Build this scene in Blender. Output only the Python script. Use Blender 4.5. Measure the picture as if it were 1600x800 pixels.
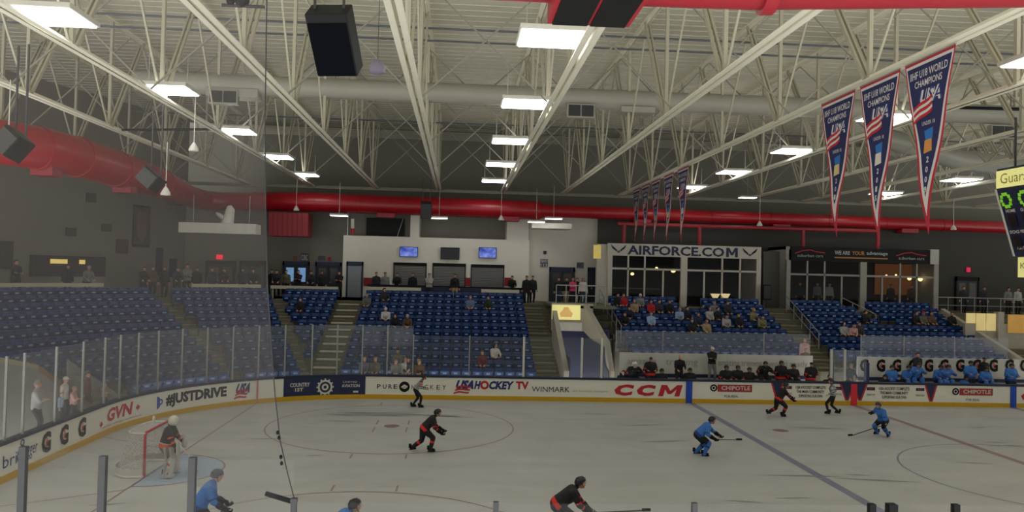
import bpy, bmesh, math, random
import numpy as np
from mathutils import Vector, Matrix, Quaternion
for _o in list(bpy.data.objects): bpy.data.objects.remove(_o)
random.seed(7); SC=bpy.context.scene; COL=SC.collection; PI=math.pi
# ---------------------------------------------------------------- camera, world, exposure
CP=Vector((-18.684,-23.453,5.890)); YAW,PITCH,ROLL,FP=math.radians(3.8096),math.radians(1.1183),math.radians(1.4103),1244.7
_F=Vector((math.sin(YAW)*math.cos(PITCH),math.cos(YAW)*math.cos(PITCH),math.sin(PITCH)))
_R0=Vector((math.cos(YAW),-math.sin(YAW),0)); _U0=_R0.cross(_F)
_R=_R0*math.cos(ROLL)+_U0*math.sin(ROLL); _U=_U0*math.cos(ROLL)-_R0*math.sin(ROLL)
cam=bpy.data.cameras.new('camera'); cam.sensor_width=36; cam.lens=36*FP/1600; cam.clip_end=300; cam.clip_start=.1
camo=bpy.data.objects.new('camera',cam); COL.objects.link(camo); SC.camera=camo
camo.matrix_world=Matrix(((_R.x,_U.x,-_F.x,CP.x),(_R.y,_U.y,-_F.y,CP.y),(_R.z,_U.z,-_F.z,CP.z),(0,0,0,1)))
W=bpy.data.worlds.new('world'); SC.world=W; W.use_nodes=True
W.node_tree.nodes['Background'].inputs[0].default_value=(.88,.88,.86,1)
_wn=W.node_tree; _bg=_wn.nodes['Background']; _bg.inputs[1].default_value=1.0   # added fill for the unbuilt half-hall, raised from below to light the ceiling
_tc=_wn.nodes.new('ShaderNodeTexCoord'); _sx=_wn.nodes.new('ShaderNodeSeparateXYZ'); _mr=_wn.nodes.new('ShaderNodeMapRange'); _mr.inputs[1].default_value=-.22; _mr.inputs[2].default_value=.06; _mr.inputs[3].default_value=2.7; _mr.inputs[4].default_value=.2
_wn.links.new(_tc.outputs['Generated'],_sx.inputs[0]); _wn.links.new(_sx.outputs['Z'],_mr.inputs[0]); _wn.links.new(_mr.outputs[0],_bg.inputs[1])
SC.view_settings.view_transform='Standard'; SC.view_settings.look='None'
SC.view_settings.gamma=1; SC.view_settings.use_curve_mapping=False
SC.view_settings.exposure=0.0
LAMP=10; FILL=16     # radiance of the roof light panels; power of the added ceiling fill
def at(px,py,Y=None,Z=None,X=None):
    "point of the place seen at photo pixel (px,py) on the plane Y=, Z= or X="
    d=_F*FP+_R*(px-800)-_U*(py-400)
    t=(Y-CP.y)/d.y if Y is not None else ((Z-CP.z)/d.z if Z is not None else (X-CP.x)/d.x)
    return CP+d*t
def proj(p):
    d=Vector(p)-CP; z=d.dot(_F); return 800+FP*d.dot(_R)/z, 400-FP*d.dot(_U)/z, z
# ---------------------------------------------------------------- materials
def lin(c): return tuple(((x/255)/12.92 if x/255<=.04045 else ((x/255+.055)/1.055)**2.4) for x in c)
MC={}
def M(name,rgb,rough=.6,metal=0,noise=.08,scale=6,emit=0,bump=0,spec=.5):
    if name in MC: return MC[name]
    m=bpy.data.materials.new(name); m.use_nodes=True; nt=m.node_tree; b=nt.nodes['Principled BSDF']
    c=lin(rgb); b.inputs['Roughness'].default_value=rough; b.inputs['Metallic'].default_value=metal
    b.inputs['Specular IOR Level'].default_value=spec
    n=nt.nodes.new('ShaderNodeTexNoise'); n.inputs['Scale'].default_value=scale; n.inputs['Detail'].default_value=3
    tc=nt.nodes.new('ShaderNodeTexCoord'); nt.links.new(tc.outputs['Object'],n.inputs['Vector'])
    r=nt.nodes.new('ShaderNodeMixRGB'); r.inputs[1].default_value=(*[x*(1-noise) for x in c],1); r.inputs[2].default_value=(*[min(1,x*(1+noise)) for x in c],1)
    nt.links.new(n.outputs['Fac'],r.inputs[0]); nt.links.new(r.outputs[0],b.inputs['Base Color'])
    if emit:
        nt.links.new(r.outputs[0],b.inputs['Emission Color']); b.inputs['Emission Strength'].default_value=emit
    if bump:
        bp=nt.nodes.new('ShaderNodeBump'); bp.inputs['Strength'].default_value=bump; nt.links.new(n.outputs['Fac'],bp.inputs['Height']); nt.links.new(bp.outputs[0],b.inputs['Normal'])
    MC[name]=m; return m
def glass_mat(name,col,fac,ior=1.25,rough=.05):
    m=bpy.data.materials.new(name); m.use_nodes=True; nt=m.node_tree; nt.nodes.clear()
    out=nt.nodes.new('ShaderNodeOutputMaterial'); tr=nt.nodes.new('ShaderNodeBsdfTransparent'); gl=nt.nodes.new('ShaderNodeBsdfGlossy')
    df=nt.nodes.new('ShaderNodeBsdfDiffuse'); df.inputs[0].default_value=(*lin(col),1); gl.inputs['Roughness'].default_value=rough
    lw_=nt.nodes.new('ShaderNodeLayerWeight'); pw=nt.nodes.new('ShaderNodeMath'); pw.operation='POWER'; pw.inputs[1].default_value=4; nt.links.new(lw_.outputs['Facing'],pw.inputs[0]); fr=nt.nodes.new('ShaderNodeMath'); fr.operation='MULTIPLY_ADD'; fr.inputs[1].default_value=(ior-1)*1.2; fr.inputs[2].default_value=(ior-1)*.06; nt.links.new(pw.outputs[0],fr.inputs[0])
    a=nt.nodes.new('ShaderNodeMixShader'); nt.links.new(fr.outputs[0],a.inputs[0]); nt.links.new(tr.outputs[0],a.inputs[1]); nt.links.new(gl.outputs[0],a.inputs[2])
    n=nt.nodes.new('ShaderNodeTexNoise'); n.inputs['Scale'].default_value=.8; mm=nt.nodes.new('ShaderNodeMath'); mm.operation='MULTIPLY'; mm.inputs[1].default_value=fac*2
    nt.links.new(n.outputs['Fac'],mm.inputs[0])
    b=nt.nodes.new('ShaderNodeMixShader'); nt.links.new(mm.outputs[0],b.inputs[0]); nt.links.new(a.outputs[0],b.inputs[1]); nt.links.new(df.outputs[0],b.inputs[2])
    nt.links.new(b.outputs[0],out.inputs[0]); return m
# ---------------------------------------------------------------- mesh builder
class MB:
    def __init__(s): s.v=[]; s.f=[]; s.m=[]
    def add(s,vs,fs,mi=0):
        o=len(s.v); s.v+= [tuple(v) for v in vs]; s.f+=[tuple(i+o for i in f) for f in fs]; s.m+=[mi]*len(fs); return s
    def box(s,a,b,mi=0,M4=None):
        x0,y0,z0=a;x1,y1,z1=b
        vs=[(x0,y0,z0),(x1,y0,z0),(x1,y1,z0),(x0,y1,z0),(x0,y0,z1),(x1,y0,z1),(x1,y1,z1),(x0,y1,z1)]
        if M4: vs=[M4@Vector(v) for v in vs]
        return s.add(vs,[(0,3,2,1),(4,5,6,7),(0,1,5,4),(1,2,6,5),(2,3,7,6),(3,0,4,7)],mi)
    def bar(s,p,q,w,h=None,mi=0,up=(0,0,1)):
        "rectangular bar from p to q, w wide, h high"
        h=h or w; p=Vector(p);q=Vector(q);d=(q-p).normalized();u=Vector(up)
        if abs(d.dot(u))>.98:u=Vector((1,0,0))
        r=d.cross(u).normalized();u=r.cross(d)
        vs=[e+r*(a*w/2)+u*(b*h/2) for e in(p,q) for a,b in((-1,-1),(1,-1),(1,1),(-1,1))]
        return s.add(vs,[(0,1,2,3),(7,6,5,4),(0,4,5,1),(1,5,6,2),(2,6,7,3),(3,7,4,0)],mi)
    def tube(s,pts,r,n=12,mi=0,cap=True):
        pts=[Vector(p) for p in pts]; rs=r if isinstance(r,(list,tuple)) else [r]*len(pts); N=len(pts); vs=[];pr=None
        for i,p in enumerate(pts):
            d=(pts[min(i+1,N-1)]-pts[max(i-1,0)])
            d=d.normalized() if d.length>1e-9 else Vector((0,0,1))
            u=pr-d*pr.dot(d) if pr else (Vector((0,0,1)) if abs(d.z)<.95 else Vector((1,0,0)))
            if not pr: u=u-d*u.dot(d)
            u.normalize();pr=u;w=d.cross(u)
            vs+=[p+(u*math.cos(2*PI*k/n)+w*math.sin(2*PI*k/n))*rs[i] for k in range(n)]
        fs=[(i*n+k,i*n+(k+1)%n,(i+1)*n+(k+1)%n,(i+1)*n+k) for i in range(N-1) for k in range(n)]
        if cap: fs+=[tuple(range(n-1,-1,-1)),tuple((N-1)*n+k for k in range(n))]
        return s.add(vs,fs,mi)
    def grid(s,fn,nu,nv,mi=0):
        vs=[fn(i/nu,j/nv) for j in range(nv+1) for i in range(nu+1)]
        return s.add(vs,[(j*(nu+1)+i,j*(nu+1)+i+1,(j+1)*(nu+1)+i+1,(j+1)*(nu+1)+i) for j in range(nv) for i in range(nu)],mi)
    def ell(s,c,r,n=12,mi=0,M4=None):
        vs=[];fs=[];m=n//2
        for j in range(m+1):
            t=PI*j/m
            for i in range(n):
                a=2*PI*i/n; v=Vector((c[0]+r[0]*math.sin(t)*math.cos(a),c[1]+r[1]*math.sin(t)*math.sin(a),c[2]+r[2]*math.cos(t)))
                vs.append(M4@v if M4 else v)
        for j in range(m):
            for i in range(n): fs.append((j*n+i,(j+1)*n+i,(j+1)*n+(i+1)%n,j*n+(i+1)%n))
        return s.add(vs,fs,mi)
    def prism(s,pts2,fn,t0,t1,mi=0):
        "outline pts2 mapped by fn(u,v,w), thickness from w=t0 to t1"
        n=len(pts2); vs=[fn(u,v,t0) for u,v in pts2]+[fn(u,v,t1) for u,v in pts2]
        return s.add(vs,[tuple(range(n-1,-1,-1)),tuple(range(n,2*n))]+[(i,(i+1)%n,n+(i+1)%n,n+i) for i in range(n)],mi)
    def mesh(s,name,mats,smooth=False):
        me=bpy.data.meshes.new(name); me.from_pydata([tuple(v) for v in s.v],[],s.f)
        for m in mats: me.materials.append(m)
        me.polygons.foreach_set('material_index',s.m)
        if smooth:
            me.polygons.foreach_set('use_smooth',[True]*len(s.f))
        me.validate(); me.update()
        bm=bmesh.new(); bm.from_mesh(me); bmesh.ops.recalc_face_normals(bm,faces=bm.faces); bm.to_mesh(me); bm.free()
        return me
    def obj(s,name,mats,parent=None,smooth=False,bevel=0,**tg):
        if not isinstance(mats,(list,tuple)): mats=[mats]
        o=bpy.data.objects.new(name,s.mesh(name,mats,smooth)); COL.objects.link(o)
        if parent: o.parent=parent
        if smooth:
            md=o.modifiers.new('edges','EDGE_SPLIT'); md.split_angle=math.radians(42)
        if bevel:
            md=o.modifiers.new('bevel','BEVEL'); md.width=bevel; md.segments=2; md.limit_method='ANGLE'
        if tg: tag(o,**tg)
        return o
def tag(o,label=None,cat=None,group=None,kind=None):
    for k,v in (('label',label),('category',cat),('group',group),('kind',kind)):
        if v: o[k]=v
    return o
def empty(name,loc=(0,0,0),rz=0,**tg):
    o=bpy.data.objects.new(name,None); COL.objects.link(o); o.location=loc; o.rotation_euler=(0,0,rz); o.empty_display_size=.2
    return tag(o,**tg)
def link(name,me,parent=None,loc=(0,0,0),rz=0,**tg):
    o=bpy.data.objects.new(name,me); COL.objects.link(o); o.location=loc; o.rotation_euler=(0,0,rz)
    if parent:o.parent=parent
    return tag(o,**tg)
def dup(root,loc=None,rz=None,label=None,group=None):
    r=root.copy(); COL.objects.link(r)
    for ch in root.children:
        c=ch.copy(); COL.objects.link(c); c.parent=r
        for g in ch.children: d=g.copy(); COL.objects.link(d); d.parent=c
    if loc is not None:r.location=loc
    if rz is not None:r.rotation_euler=(0,0,rz)
    if label:r['label']=label
    if group:r['group']=group
    return r
def plane(o,right,up):
    o=Vector(o);r=Vector(right).normalized();u=Vector(up).normalized();n=r.cross(u)
    return lambda a,b,c=0: o+r*a+u*b+n*c
_tc={}
def textgeo(txt,bold=.0):
    k=(txt,bold)
    if k in _tc: return _tc[k]
    cu=bpy.data.curves.new('t','FONT'); cu.body=txt; cu.size=1; cu.offset=bold; cu.resolution_u=2; cu.align_x='LEFT'
    o=bpy.data.objects.new('t',cu); COL.objects.link(o); dg=bpy.context.evaluated_depsgraph_get()
    me=bpy.data.meshes.new_from_object(o.evaluated_get(dg)); 
    vs=[tuple(v.co) for v in me.vertices]; fs=[tuple(p.vertices) for p in me.polygons]
    bpy.data.objects.remove(o); bpy.data.curves.remove(cu); bpy.data.meshes.remove(me)
    x0=min(v[0] for v in vs);x1=max(v[0] for v in vs);y0=min(v[1] for v in vs);y1=max(v[1] for v in vs)
    _tc[k]=([((v[0]-x0)/(x1-x0),(v[1]-y0)/(y1-y0)) for v in vs],fs); return _tc[k]
def text(mb,txt,fn,u0,u1,v0,v1,w=.004,bold=.02,mi=0,slant=0):
    vs,fs=textgeo(txt,bold)
    mb.add([fn(u0+(u1-u0)*a+slant*(b-.5)*(v1-v0),v0+(v1-v0)*b,w) for a,b in vs],fs,mi)
def letter_m(mb,fn,u0,u1,v0,v1,w=.012,mi=0,slant=0):
    P=[(0,0),(0,1),(.26,1),(.5,.48),(.74,1),(1,1),(1,0),(.77,0),(.77,.62),(.58,.2),(.42,.2),(.23,.62),(.23,0)]
    Q=[(u0+(u1-u0)*a+slant*(b-.5)*(v1-v0),v0+(v1-v0)*b) for a,b in P]; mb.prism(Q,fn,w-.004,w,mi)
# ---------------------------------------------------------------- palette
white=M('white_paint',(205,203,192),.55); navy=M('navy',(26,38,76),.5); yellow=M('kick_yellow',(196,154,6),.5)
red=M('red_paint',(170,20,34),.42); redtxt=M('red_letter',(186,28,42),.5); blk=M('black_plastic',(10,10,12),.6,spec=.25); blue=M('stripe_blue',(20,70,175),.5)
bluetxt=M('blue_letter',(26,44,110),.5); steel=M('galvanised_post',(150,152,150),.4,.4); cream=M('steel_cream',(198,194,170),.5,0,.06,3)
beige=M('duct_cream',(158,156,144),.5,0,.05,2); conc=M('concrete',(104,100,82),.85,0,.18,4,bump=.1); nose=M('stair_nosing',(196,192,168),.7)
greyw=M('wall_grey',(132,128,120),.8,0,.04,1); dgrey=M('wall_dark_grey',(62,62,57),.8,0,.04,1); whitew=M('wall_white',(236,231,218),.75,0,.03,1)
seatb=M('seat_blue',(8,54,118),.32,0,.1,5); plate=M('seat_glint',(128,150,182),.25); dark=M('dark_void',(16,17,18),.7); char=M('charcoal',(46,46,48),.6)  # plate: gloss highlight of the seat pans, painted as a pale colour
orange=M('orange_cloth',(214,72,36),.7); grey=M('grey_cloth',(120,122,124),.8); skin=M('skin',(196,146,118),.6); skinp=M('skin_pale',(214,170,146),.6)
shut=M('shutter_grey',(108,108,106),.5,.2); doorg=M('door_grey',(140,146,152),.45,.2); lipm=M('lips',(150,82,76),.6); eyem=M('eye_dark',(24,20,20),.3)
# ================================================================ SETTING
# --- ice sheet with its painted lines
def ring(mb,cx,cy,r0,r1,z,mi,a0=0,a1=2*PI,n=72):
    mb.grid(lambda u,v:(cx+(r0+(r1-r0)*v)*math.cos(a0+(a1-a0)*u),cy+(r0+(r1-r0)*v)*math.sin(a0+(a1-a0)*u),z),n,1,mi)
ice=bpy.data.materials.new('ice'); ice.use_nodes=True; nt=ice.node_tree; b=nt.nodes['Principled BSDF']
tc=nt.nodes.new('ShaderNodeTexCoord'); mp=nt.nodes.new('ShaderNodeMapping'); mp.inputs['Scale'].default_value=(.12,.9,1); nt.links.new(tc.outputs['Object'],mp.inputs[0])
n1=nt.nodes.new('ShaderNodeTexNoise'); n1.inputs['Scale'].default_value=1.2; n1.inputs['Detail'].default_value=8; nt.links.new(mp.outputs[0],n1.inputs[0])
n2=nt.nodes.new('ShaderNodeTexNoise'); n2.inputs['Scale'].default_value=.35; n2.inputs['Detail'].default_value=6; n2.inputs['Distortion'].default_value=1.5; nt.links.new(tc.outputs['Object'],n2.inputs[0])
cr=nt.nodes.new('ShaderNodeValToRGB'); cr.color_ramp.elements[0].position=.32; cr.color_ramp.elements[0].color=(*lin((170,171,168)),1); cr.color_ramp.elements[1].position=.7; cr.color_ramp.elements[1].color=(*lin((190,190,186)),1)
mx=nt.nodes.new('ShaderNodeMixRGB'); mx.inputs[0].default_value=.5; nt.links.new(n1.outputs['Fac'],mx.inputs[1]); nt.links.new(n2.outputs['Fac'],mx.inputs[2]); nt.links.new(mx.outputs[0],cr.inputs[0]); nt.links.new(cr.outputs[0],b.inputs['Base Color'])
b.inputs['Roughness'].default_value=.5; b.inputs['Specular IOR Level'].default_value=.3
bp=nt.nodes.new('ShaderNodeBump'); bp.inputs['Strength'].default_value=.06; nt.links.new(n1.outputs['Fac'],bp.inputs['Height']); nt.links.new(bp.outputs[0],b.inputs['Normal'])
il_red=M('line_red_in_ice',(148,122,122),.5,0,.15,2); il_blue=M('line_blue_in_ice',(122,124,146),.5,0,.15,2); il_crease=M('crease_blue',(158,176,196),.5,0,.06,3); il_scuff=M('scuffed_ice',(140,141,139),.5,0,.12,3)
il_dot=M('dot_red_in_ice',(138,106,108),.5,0,.15,2)
mb=MB(); HW,HY,RC=30.48,12.95,8.53
out=[]
for cx,cy,a0 in ((HW-RC,HY-RC,0),(-(HW-RC),HY-RC,90),(-(HW-RC),-(HY-RC),180),(HW-RC,-(HY-RC),270)):
    out+=[(cx+RC*math.cos(math.radians(a0+t)),cy+RC*math.sin(math.radians(a0+t)),0) for t in range(0,91,5)]
mb.add(out,[tuple(range(len(out)))],0)
z=.004
def rect(x0,x1,y0,y1,mi,z=.004): mb.add([(x0,y0,z),(x1,y0,z),(x1,y1,z),(x0,y1,z)],[(0,1,2,3)],mi)
for sx in(-1,1):
    rect(sx*7.77-.15,sx*7.77+.15,-HY,HY,2)
    rect(sx*27.13-.03,sx*27.13+.03,-11.2,11.2,1)
rect(-.15,.15,-HY,HY,1)
ring(mb,0,0,4.52,4.58,z,2)
for sx in(-1,1):
    for sy in(-1,1):
        cx,cy=sx*21.03,sy*6.71; ring(mb,cx,cy,4.52,4.58,z,1); ring(mb,cx,cy,0,.3,z,5,n=24)
        for hx in(-.85,.85):
            for hy in(-1,1): rect(cx+hx-.03,cx+hx+.03,cy+hy*4.58,cy+hy*5.18,1)
            for hy in(-1,1):
                rect(cx+hx*.7-.03,cx+hx*.7+.03,cy+hy*.25,cy+hy*1.15,1)
        ring(mb,sx*6.1,cy,0,.3,z,5,n=24)
    # crease
    g=sx*27.13; a=0 if sx<0 else PI
    ring(mb,g,0,0,1.83,z,3,-PI/2+a,PI/2+a,24); ring(mb,g,0,1.80,1.86,z+.002,1,-PI/2+a,PI/2+a,24)
    for sy in(-1,1):
        mb.add([(g,sy*2.13-.03,z),(sx*30.48,sy*4.3-.03,z),(sx*30.48,sy*4.3+.03,z),(g,sy*2.13+.03,z)],[(0,1,2,3)],1)
for k in range(46):   # skate scuffs
    if k<14: x,y=random.uniform(-23.5,-18.8),random.uniform(8.7,9.7)
    elif k<26: x,y=random.uniform(-12,2),random.uniform(-6,9)
    else: x,y=random.uniform(-28,6),random.uniform(-9,11)
    l=random.uniform(.3,.9 if k>25 else 1.4);w=random.uniform(.03,.1);t=random.uniform(-.25,.25)
    mb.add([(x-l,y-l*t,.006),(x,y-w,.006),(x+l,y+l*t,.006),(x+.1,y+w,.006)],[(0,1,2,3)],4)
mb.obj('floor',[ice,il_red,il_blue,il_crease,il_scuff,il_dot],kind='structure',label='white ice sheet with faded face-off circles and lines',cat='ice rink')
# --- ceiling deck, ribbed
mb=MB(); DZ=15.55; mb.box((-48,-26,DZ),(34,44,DZ+.2))
for i in range(108): 
    y=-25+i*.62; mb.box((-48,y,DZ-.022),(34,y+.05,DZ))
deck=M('roof_deck',(206,202,184),.7,0,.05,1)
mb.obj('ceiling',deck,kind='structure',label='cream ribbed metal roof deck',cat='ceiling')
# --- walls
def wallbox(name,a,b,m,label,cat='wall'): return MB().box(a,b).obj(name,m,kind='structure',label=label,cat=cat)
wallbox('wall_far',(-42,36,9.8),(34,36.3,15.55),M('wall_far_grey',(128,126,114),.8,0,.05,1),'dark upper wall behind the roof trusses')
CZ=3.95
wallbox('floor_concourse',(-48,24.35,CZ-.3),(34,42,CZ),conc,'grey concourse floor behind the top seats','floor')
# concession block: front wall with openings above
Yc=29.5
xa,xb=at(535,430,Yc).x,at(826,430,Yc).x
wallbox('wall_concession',(xa,Yc,CZ),(xb,Yc+.3,7.95),whitew,'white front wall of the concession stands')
wallbox('wall_concession_top',(xa,Yc,7.95),(xb,Yc+.12,8.0),whitew,'white ledge over the concession stands')
for n_,(p0,p1) in enumerate(((641,655),(792,826))):
    wallbox('trim_%d'%(n_+1),(at(p0,360,Yc).x,Yc-.02,7.95),(at(p1,360,Yc).x,Yc+2,9.7),whitew,['white pilaster between the two upper openings','wide white pilaster right of the upper openings'][n_],'pilaster')
wallbox('wall_mezzanine',(xa,Yc+2,7.9),(xb,Yc+2.2,9.7),greyw,'grey wall inside the openings over the concessions')
for n_,(p0,p1,q0,q1) in enumerate(((572,632,342,378),)):
    a_=at(p0,q1,Yc+1.9);c_=at(p1,q0,Yc+1.9)
    MB().box((a_.x,Yc+1.8,a_.z),(c_.x,Yc+1.98,c_.z)).bar((a_.x,Yc+1.75,a_.z+.4),(c_.x,Yc+1.75,a_.z+.4),.05,mi=1).bar(((a_.x+c_.x)/2+.7,Yc+1.75,a_.z),((a_.x+c_.x)/2+1.2,Yc+1.75,c_.z),.05,mi=1).obj('window_1',[dark,steel],kind='structure',label='dark opening over the left shutter',cat='window')
xw0=at(290,400,31.2).x
wallbox('wall_back_left',(xw0,31,CZ),(xa,31.2,9.7),greyw,'grey back wall with double doors left of the concessions')
xr=at(948,420,26).x
wallbox('wall_back_middle',(xb,30,CZ),(xr+.6,30.2,9.7),M('wall_pale',(222,217,205),.8,0,.04,1),'pale wall right of the concessions with a doorway')
wallbox('wall_soffit',(xb,27.9,8.75),(xb+2.6,30,9.1),whitew,'white soffit beside the wide pilaster')
wallbox('wall_back_right',(xr,29.4,CZ),(34,29.6,9.7),dgrey,'dark grey wall above and between the glazed suites')
wallbox('ceiling_service',(-38,29.45,9.7),(34,36,9.8),dgrey,'dark flat roof over the concourse rooms','ceiling')
# slanted left wall
P1=Vector((xw0,31.2,0)); P2=Vector((-46.5,7,0)); D=(P2-P1).normalized(); Nn=Vector((-D.y,D.x,0))
MB().add([P1+Vector((0,0,CZ-3)),P2+D*12+Vector((0,0,CZ-3)),P2+D*12+Vector((0,0,15.5)),P1+Vector((0,0,15.5)),P1+Nn*-.3+Vector((0,0,CZ-3)),P2+D*12-Nn*.3+Vector((0,0,CZ-3)),P2+D*12-Nn*.3+Vector((0,0,15.5)),P1-Nn*.3+Vector((0,0,15.5))],[(0,1,2,3),(7,6,5,4),(0,4,5,1),(1,5,6,2),(2,6,7,3),(3,7,4,0)]).obj('wall_left',M('wall_left_grey',(128,124,116),.8,0,.04,1),kind='structure',label='grey slanted wall at the left end',cat='wall')
def lw(px,py):   # point on the left wall seen at a pixel
    d=_F*FP+_R*(px-800)-_U*(py-400); n=Vector((-D.y,D.x,0)); t=n.dot(P1-CP)/n.dot(d); return CP+d*t
nin=Vector((-D.y,D.x,0)); nin=nin if nin.dot(CP-P1)>0 else -nin
def on_left(name,px0,py0,px1,py1,mats,label,cat,depth=.08,extra=None,kind=None):
    c=lw((px0+px1)/2,(py0+py1)/2); A=lw(px0,(py0+py1)/2);B_=lw(px1,(py0+py1)/2); w=(B_-A).length; h=(lw((px0+px1)/2,py0)-lw((px0+px1)/2,py1)).length
    r=(B_-A); r.z=0; r.normalize(); fn=plane(c,r,(0,0,1)); s=1 if (fn(0,0,1)-c).dot(nin)>0 else -1
    g=lambda u,v,q=0: fn(u,v,q*s)
    e=empty(name,c); tag(e,label,cat,kind=kind); inv=lambda u,v,q=0: g(u,v,q)-c
    m_=MB().prism([(-w/2,-h/2),(w/2,-h/2),(w/2,h/2),(-w/2,h/2)],inv,.01,depth); m_.obj('frame',mats[0],e)
    MB().prism([(-w/2*.93,-h/2*.9),(w/2*.93,-h/2*.9),(w/2*.93,h/2*.9),(-w/2*.93,h/2*.9)],inv,depth,depth+.015).obj('face',mats[1],e)
    if extra: extra(e,inv,w,h,depth+.015)
    return e
def win_ex(e,fn,w,h,q):
    for a,b_ in ((-.26,-.04),(.12,.2)):
        MB().prism([(w*a,h*.12),(w*b_,h*.12),(w*b_,h*.33),(w*a,h*.33)],fn,q,q+.02).obj('lit_sign',M('menu_glow',(220,196,110),.5,emit=.7),e)
on_left('serving_hatch',49,400,166,432,(M('hatch_frame',(52,38,36),.6),M('hatch_dark',(44,34,34),.6)),'long dark serving hatch with two lit menu signs on the left wall','serving hatch',extra=win_ex)
def poster_ex(e,fn,w,h,q):
    MB().prism([(-w*.28,h*.36),(w*.28,h*.36),(w*.28,-h*.2),(0,-h*.4),(-w*.28,-h*.2)],fn,q,q+.01).obj('crest',M('poster_pink',(112,90,90),.7),e)
on_left('wall_banner',207,321,233,386,(M('poster_edge',(40,42,52),.7),M('poster_face',(82,76,78),.7)),'tall dark-edged banner with pale crest on the left wall','banner',extra=poster_ex)
on_left('notice_board',181,374,199,396,(M('board_brown',(74,58,50),.7),M('board_brown2',(88,66,56),.7)),'small brown notice board left of the tall wall banner','notice board')
on_left('wall_vent',134,302,149,316,(char,M('vent_face',(78,76,70),.6)),'small dark square vent high on the left wall','vent')
on_left('wall_vent',102,356,118,369,(char,M('vent_face',(78,76,70),.6)),'dark square vent lower left of the other two on the left wall','vent')
on_left('wall_vent',158,350,173,362,(char,M('vent_face',(78,76,70),.6)),'dark square vent nearest the tall wall banner','vent')
on_left('wall_poster',-4,377,19,420,(M('poster_edge2',(42,38,40),.7),M('poster_dark',(62,58,60),.9,0,.4,9)),'dark mottled poster at the far left end of the wall','poster')
for (a0,a1,b0,b1,l) in ((243,253,387,431,'tall narrow navy sign left of the crowd on the left wall'),(264,275,404,433,'short narrow navy sign beside the taller one')):
    on_left('wall_sign',a0,b0,a1,b1,(navy,M('sign_navy',(42,46,66),.6)),l,'sign')
# ================================================================ terraces, aisles, stairs
CX,CY=-(HW-RC),HY-RC; NR=12
rowY=lambda k:14.05+.85*k           # front of tread
rowZ=lambda k:.40+.305*k
straight=MB()
def strip(x0,x1,k0,k1):
    for k in range(k0,k1+1): straight.box((x0,rowY(k),-.1),(x1,rowY(k)+(.85 if k<k1 else .85 if k<11 else 1.0),rowZ(k)))
strip(-28.9,-13.5,0,11); strip(-13.5,-10.1,9,11); strip(-10.1,34,3,11)
straight.obj('terrace_far',conc,kind='structure',label='stepped concrete stand along the far side',cat='stand')
bowl=MB()
def pol(r,a,z): return (CX+r*math.cos(a),CY+r*math.sin(a),z)
rowR=lambda k:9.63+.85*k
def sector(mb,r0,r1,a0,a1,z0,z1,n,mi=0):
    vs=[];
    for i in range(n+1):
        a=a0+(a1-a0)*i/n; vs+=[pol(r0,a,z0),pol(r1,a,z0),pol(r1,a,z1),pol(r0,a,z1)]
    fs=[]
    for i in range(n):
        o=i*4
        for j in range(4): fs.append((o+j,o+(j+1)%4,o+4+(j+1)%4,o+4+j))
    fs+=[(0,1,2,3),(n*4+3,n*4+2,n*4+1,n*4)]
    mb.add(vs,fs,mi)
A0=math.radians(109.4)
AMAX=(158,161,164,167,170,176)
for k in range(12): sector(bowl,rowR(k),rowR(k)+.86,A0,math.radians(AMAX[k] if k<6 else 186),-.1,rowZ(k),16)
sector(bowl,9.0,rowR(6),math.radians(158),math.radians(186),-.1,.55,10)
sector(bowl,rowR(11)+.85,rowR(11)+6.5,A0-.25,math.radians(186),3.2,CZ,16)
bowl.obj('terrace_left',conc,kind='structure',label='curved stepped concrete stand at the left corner',cat='stand')
# aisle stairs (steps between rows, pale nosing)
def stairs_x(x0,x1,label,k0=0,k1=11,nm=nose):
    e=empty('aisle_stairs',((x0+x1)/2,rowY(k0),0),label=label,cat='stairs'); c=e.location
    s=MB();n=MB()
    for k in range(k0,k1+1):
        y=rowY(k)-c.y; z=rowZ(k); h=(x1-x0)/2
        s.box((-h,y-.42,0),(h,y+.01,z-.152)); MB().box((-h*.78,y-.03,z-.04),(h*.78,y+.3,z+.025)).obj('nosing',nm,e)
    s.obj('steps',conc,e)
stairs_x(-25.75,-24.25,'wide stairs with pale step edges left of the middle stand')
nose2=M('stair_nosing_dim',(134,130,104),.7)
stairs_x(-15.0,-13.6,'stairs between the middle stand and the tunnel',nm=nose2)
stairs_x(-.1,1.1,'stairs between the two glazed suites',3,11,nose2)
def stairs_r(adeg,wd,label):
    a=math.radians(adeg); e=empty('aisle_stairs',pol(rowR(0),a,0),a-PI/2,label=label,cat='stairs'); s=MB();n=MB()
    for k in range(12):
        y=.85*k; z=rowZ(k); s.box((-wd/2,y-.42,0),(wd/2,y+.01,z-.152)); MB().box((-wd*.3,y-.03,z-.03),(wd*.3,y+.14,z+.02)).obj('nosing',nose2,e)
    s.obj('steps',conc,e)
stairs_r(129.0,1.15,'curved stand stairs farthest left')
stairs_r(111.0,.7,'narrow dark stairs between the corner stand and the wedge of seats')
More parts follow.
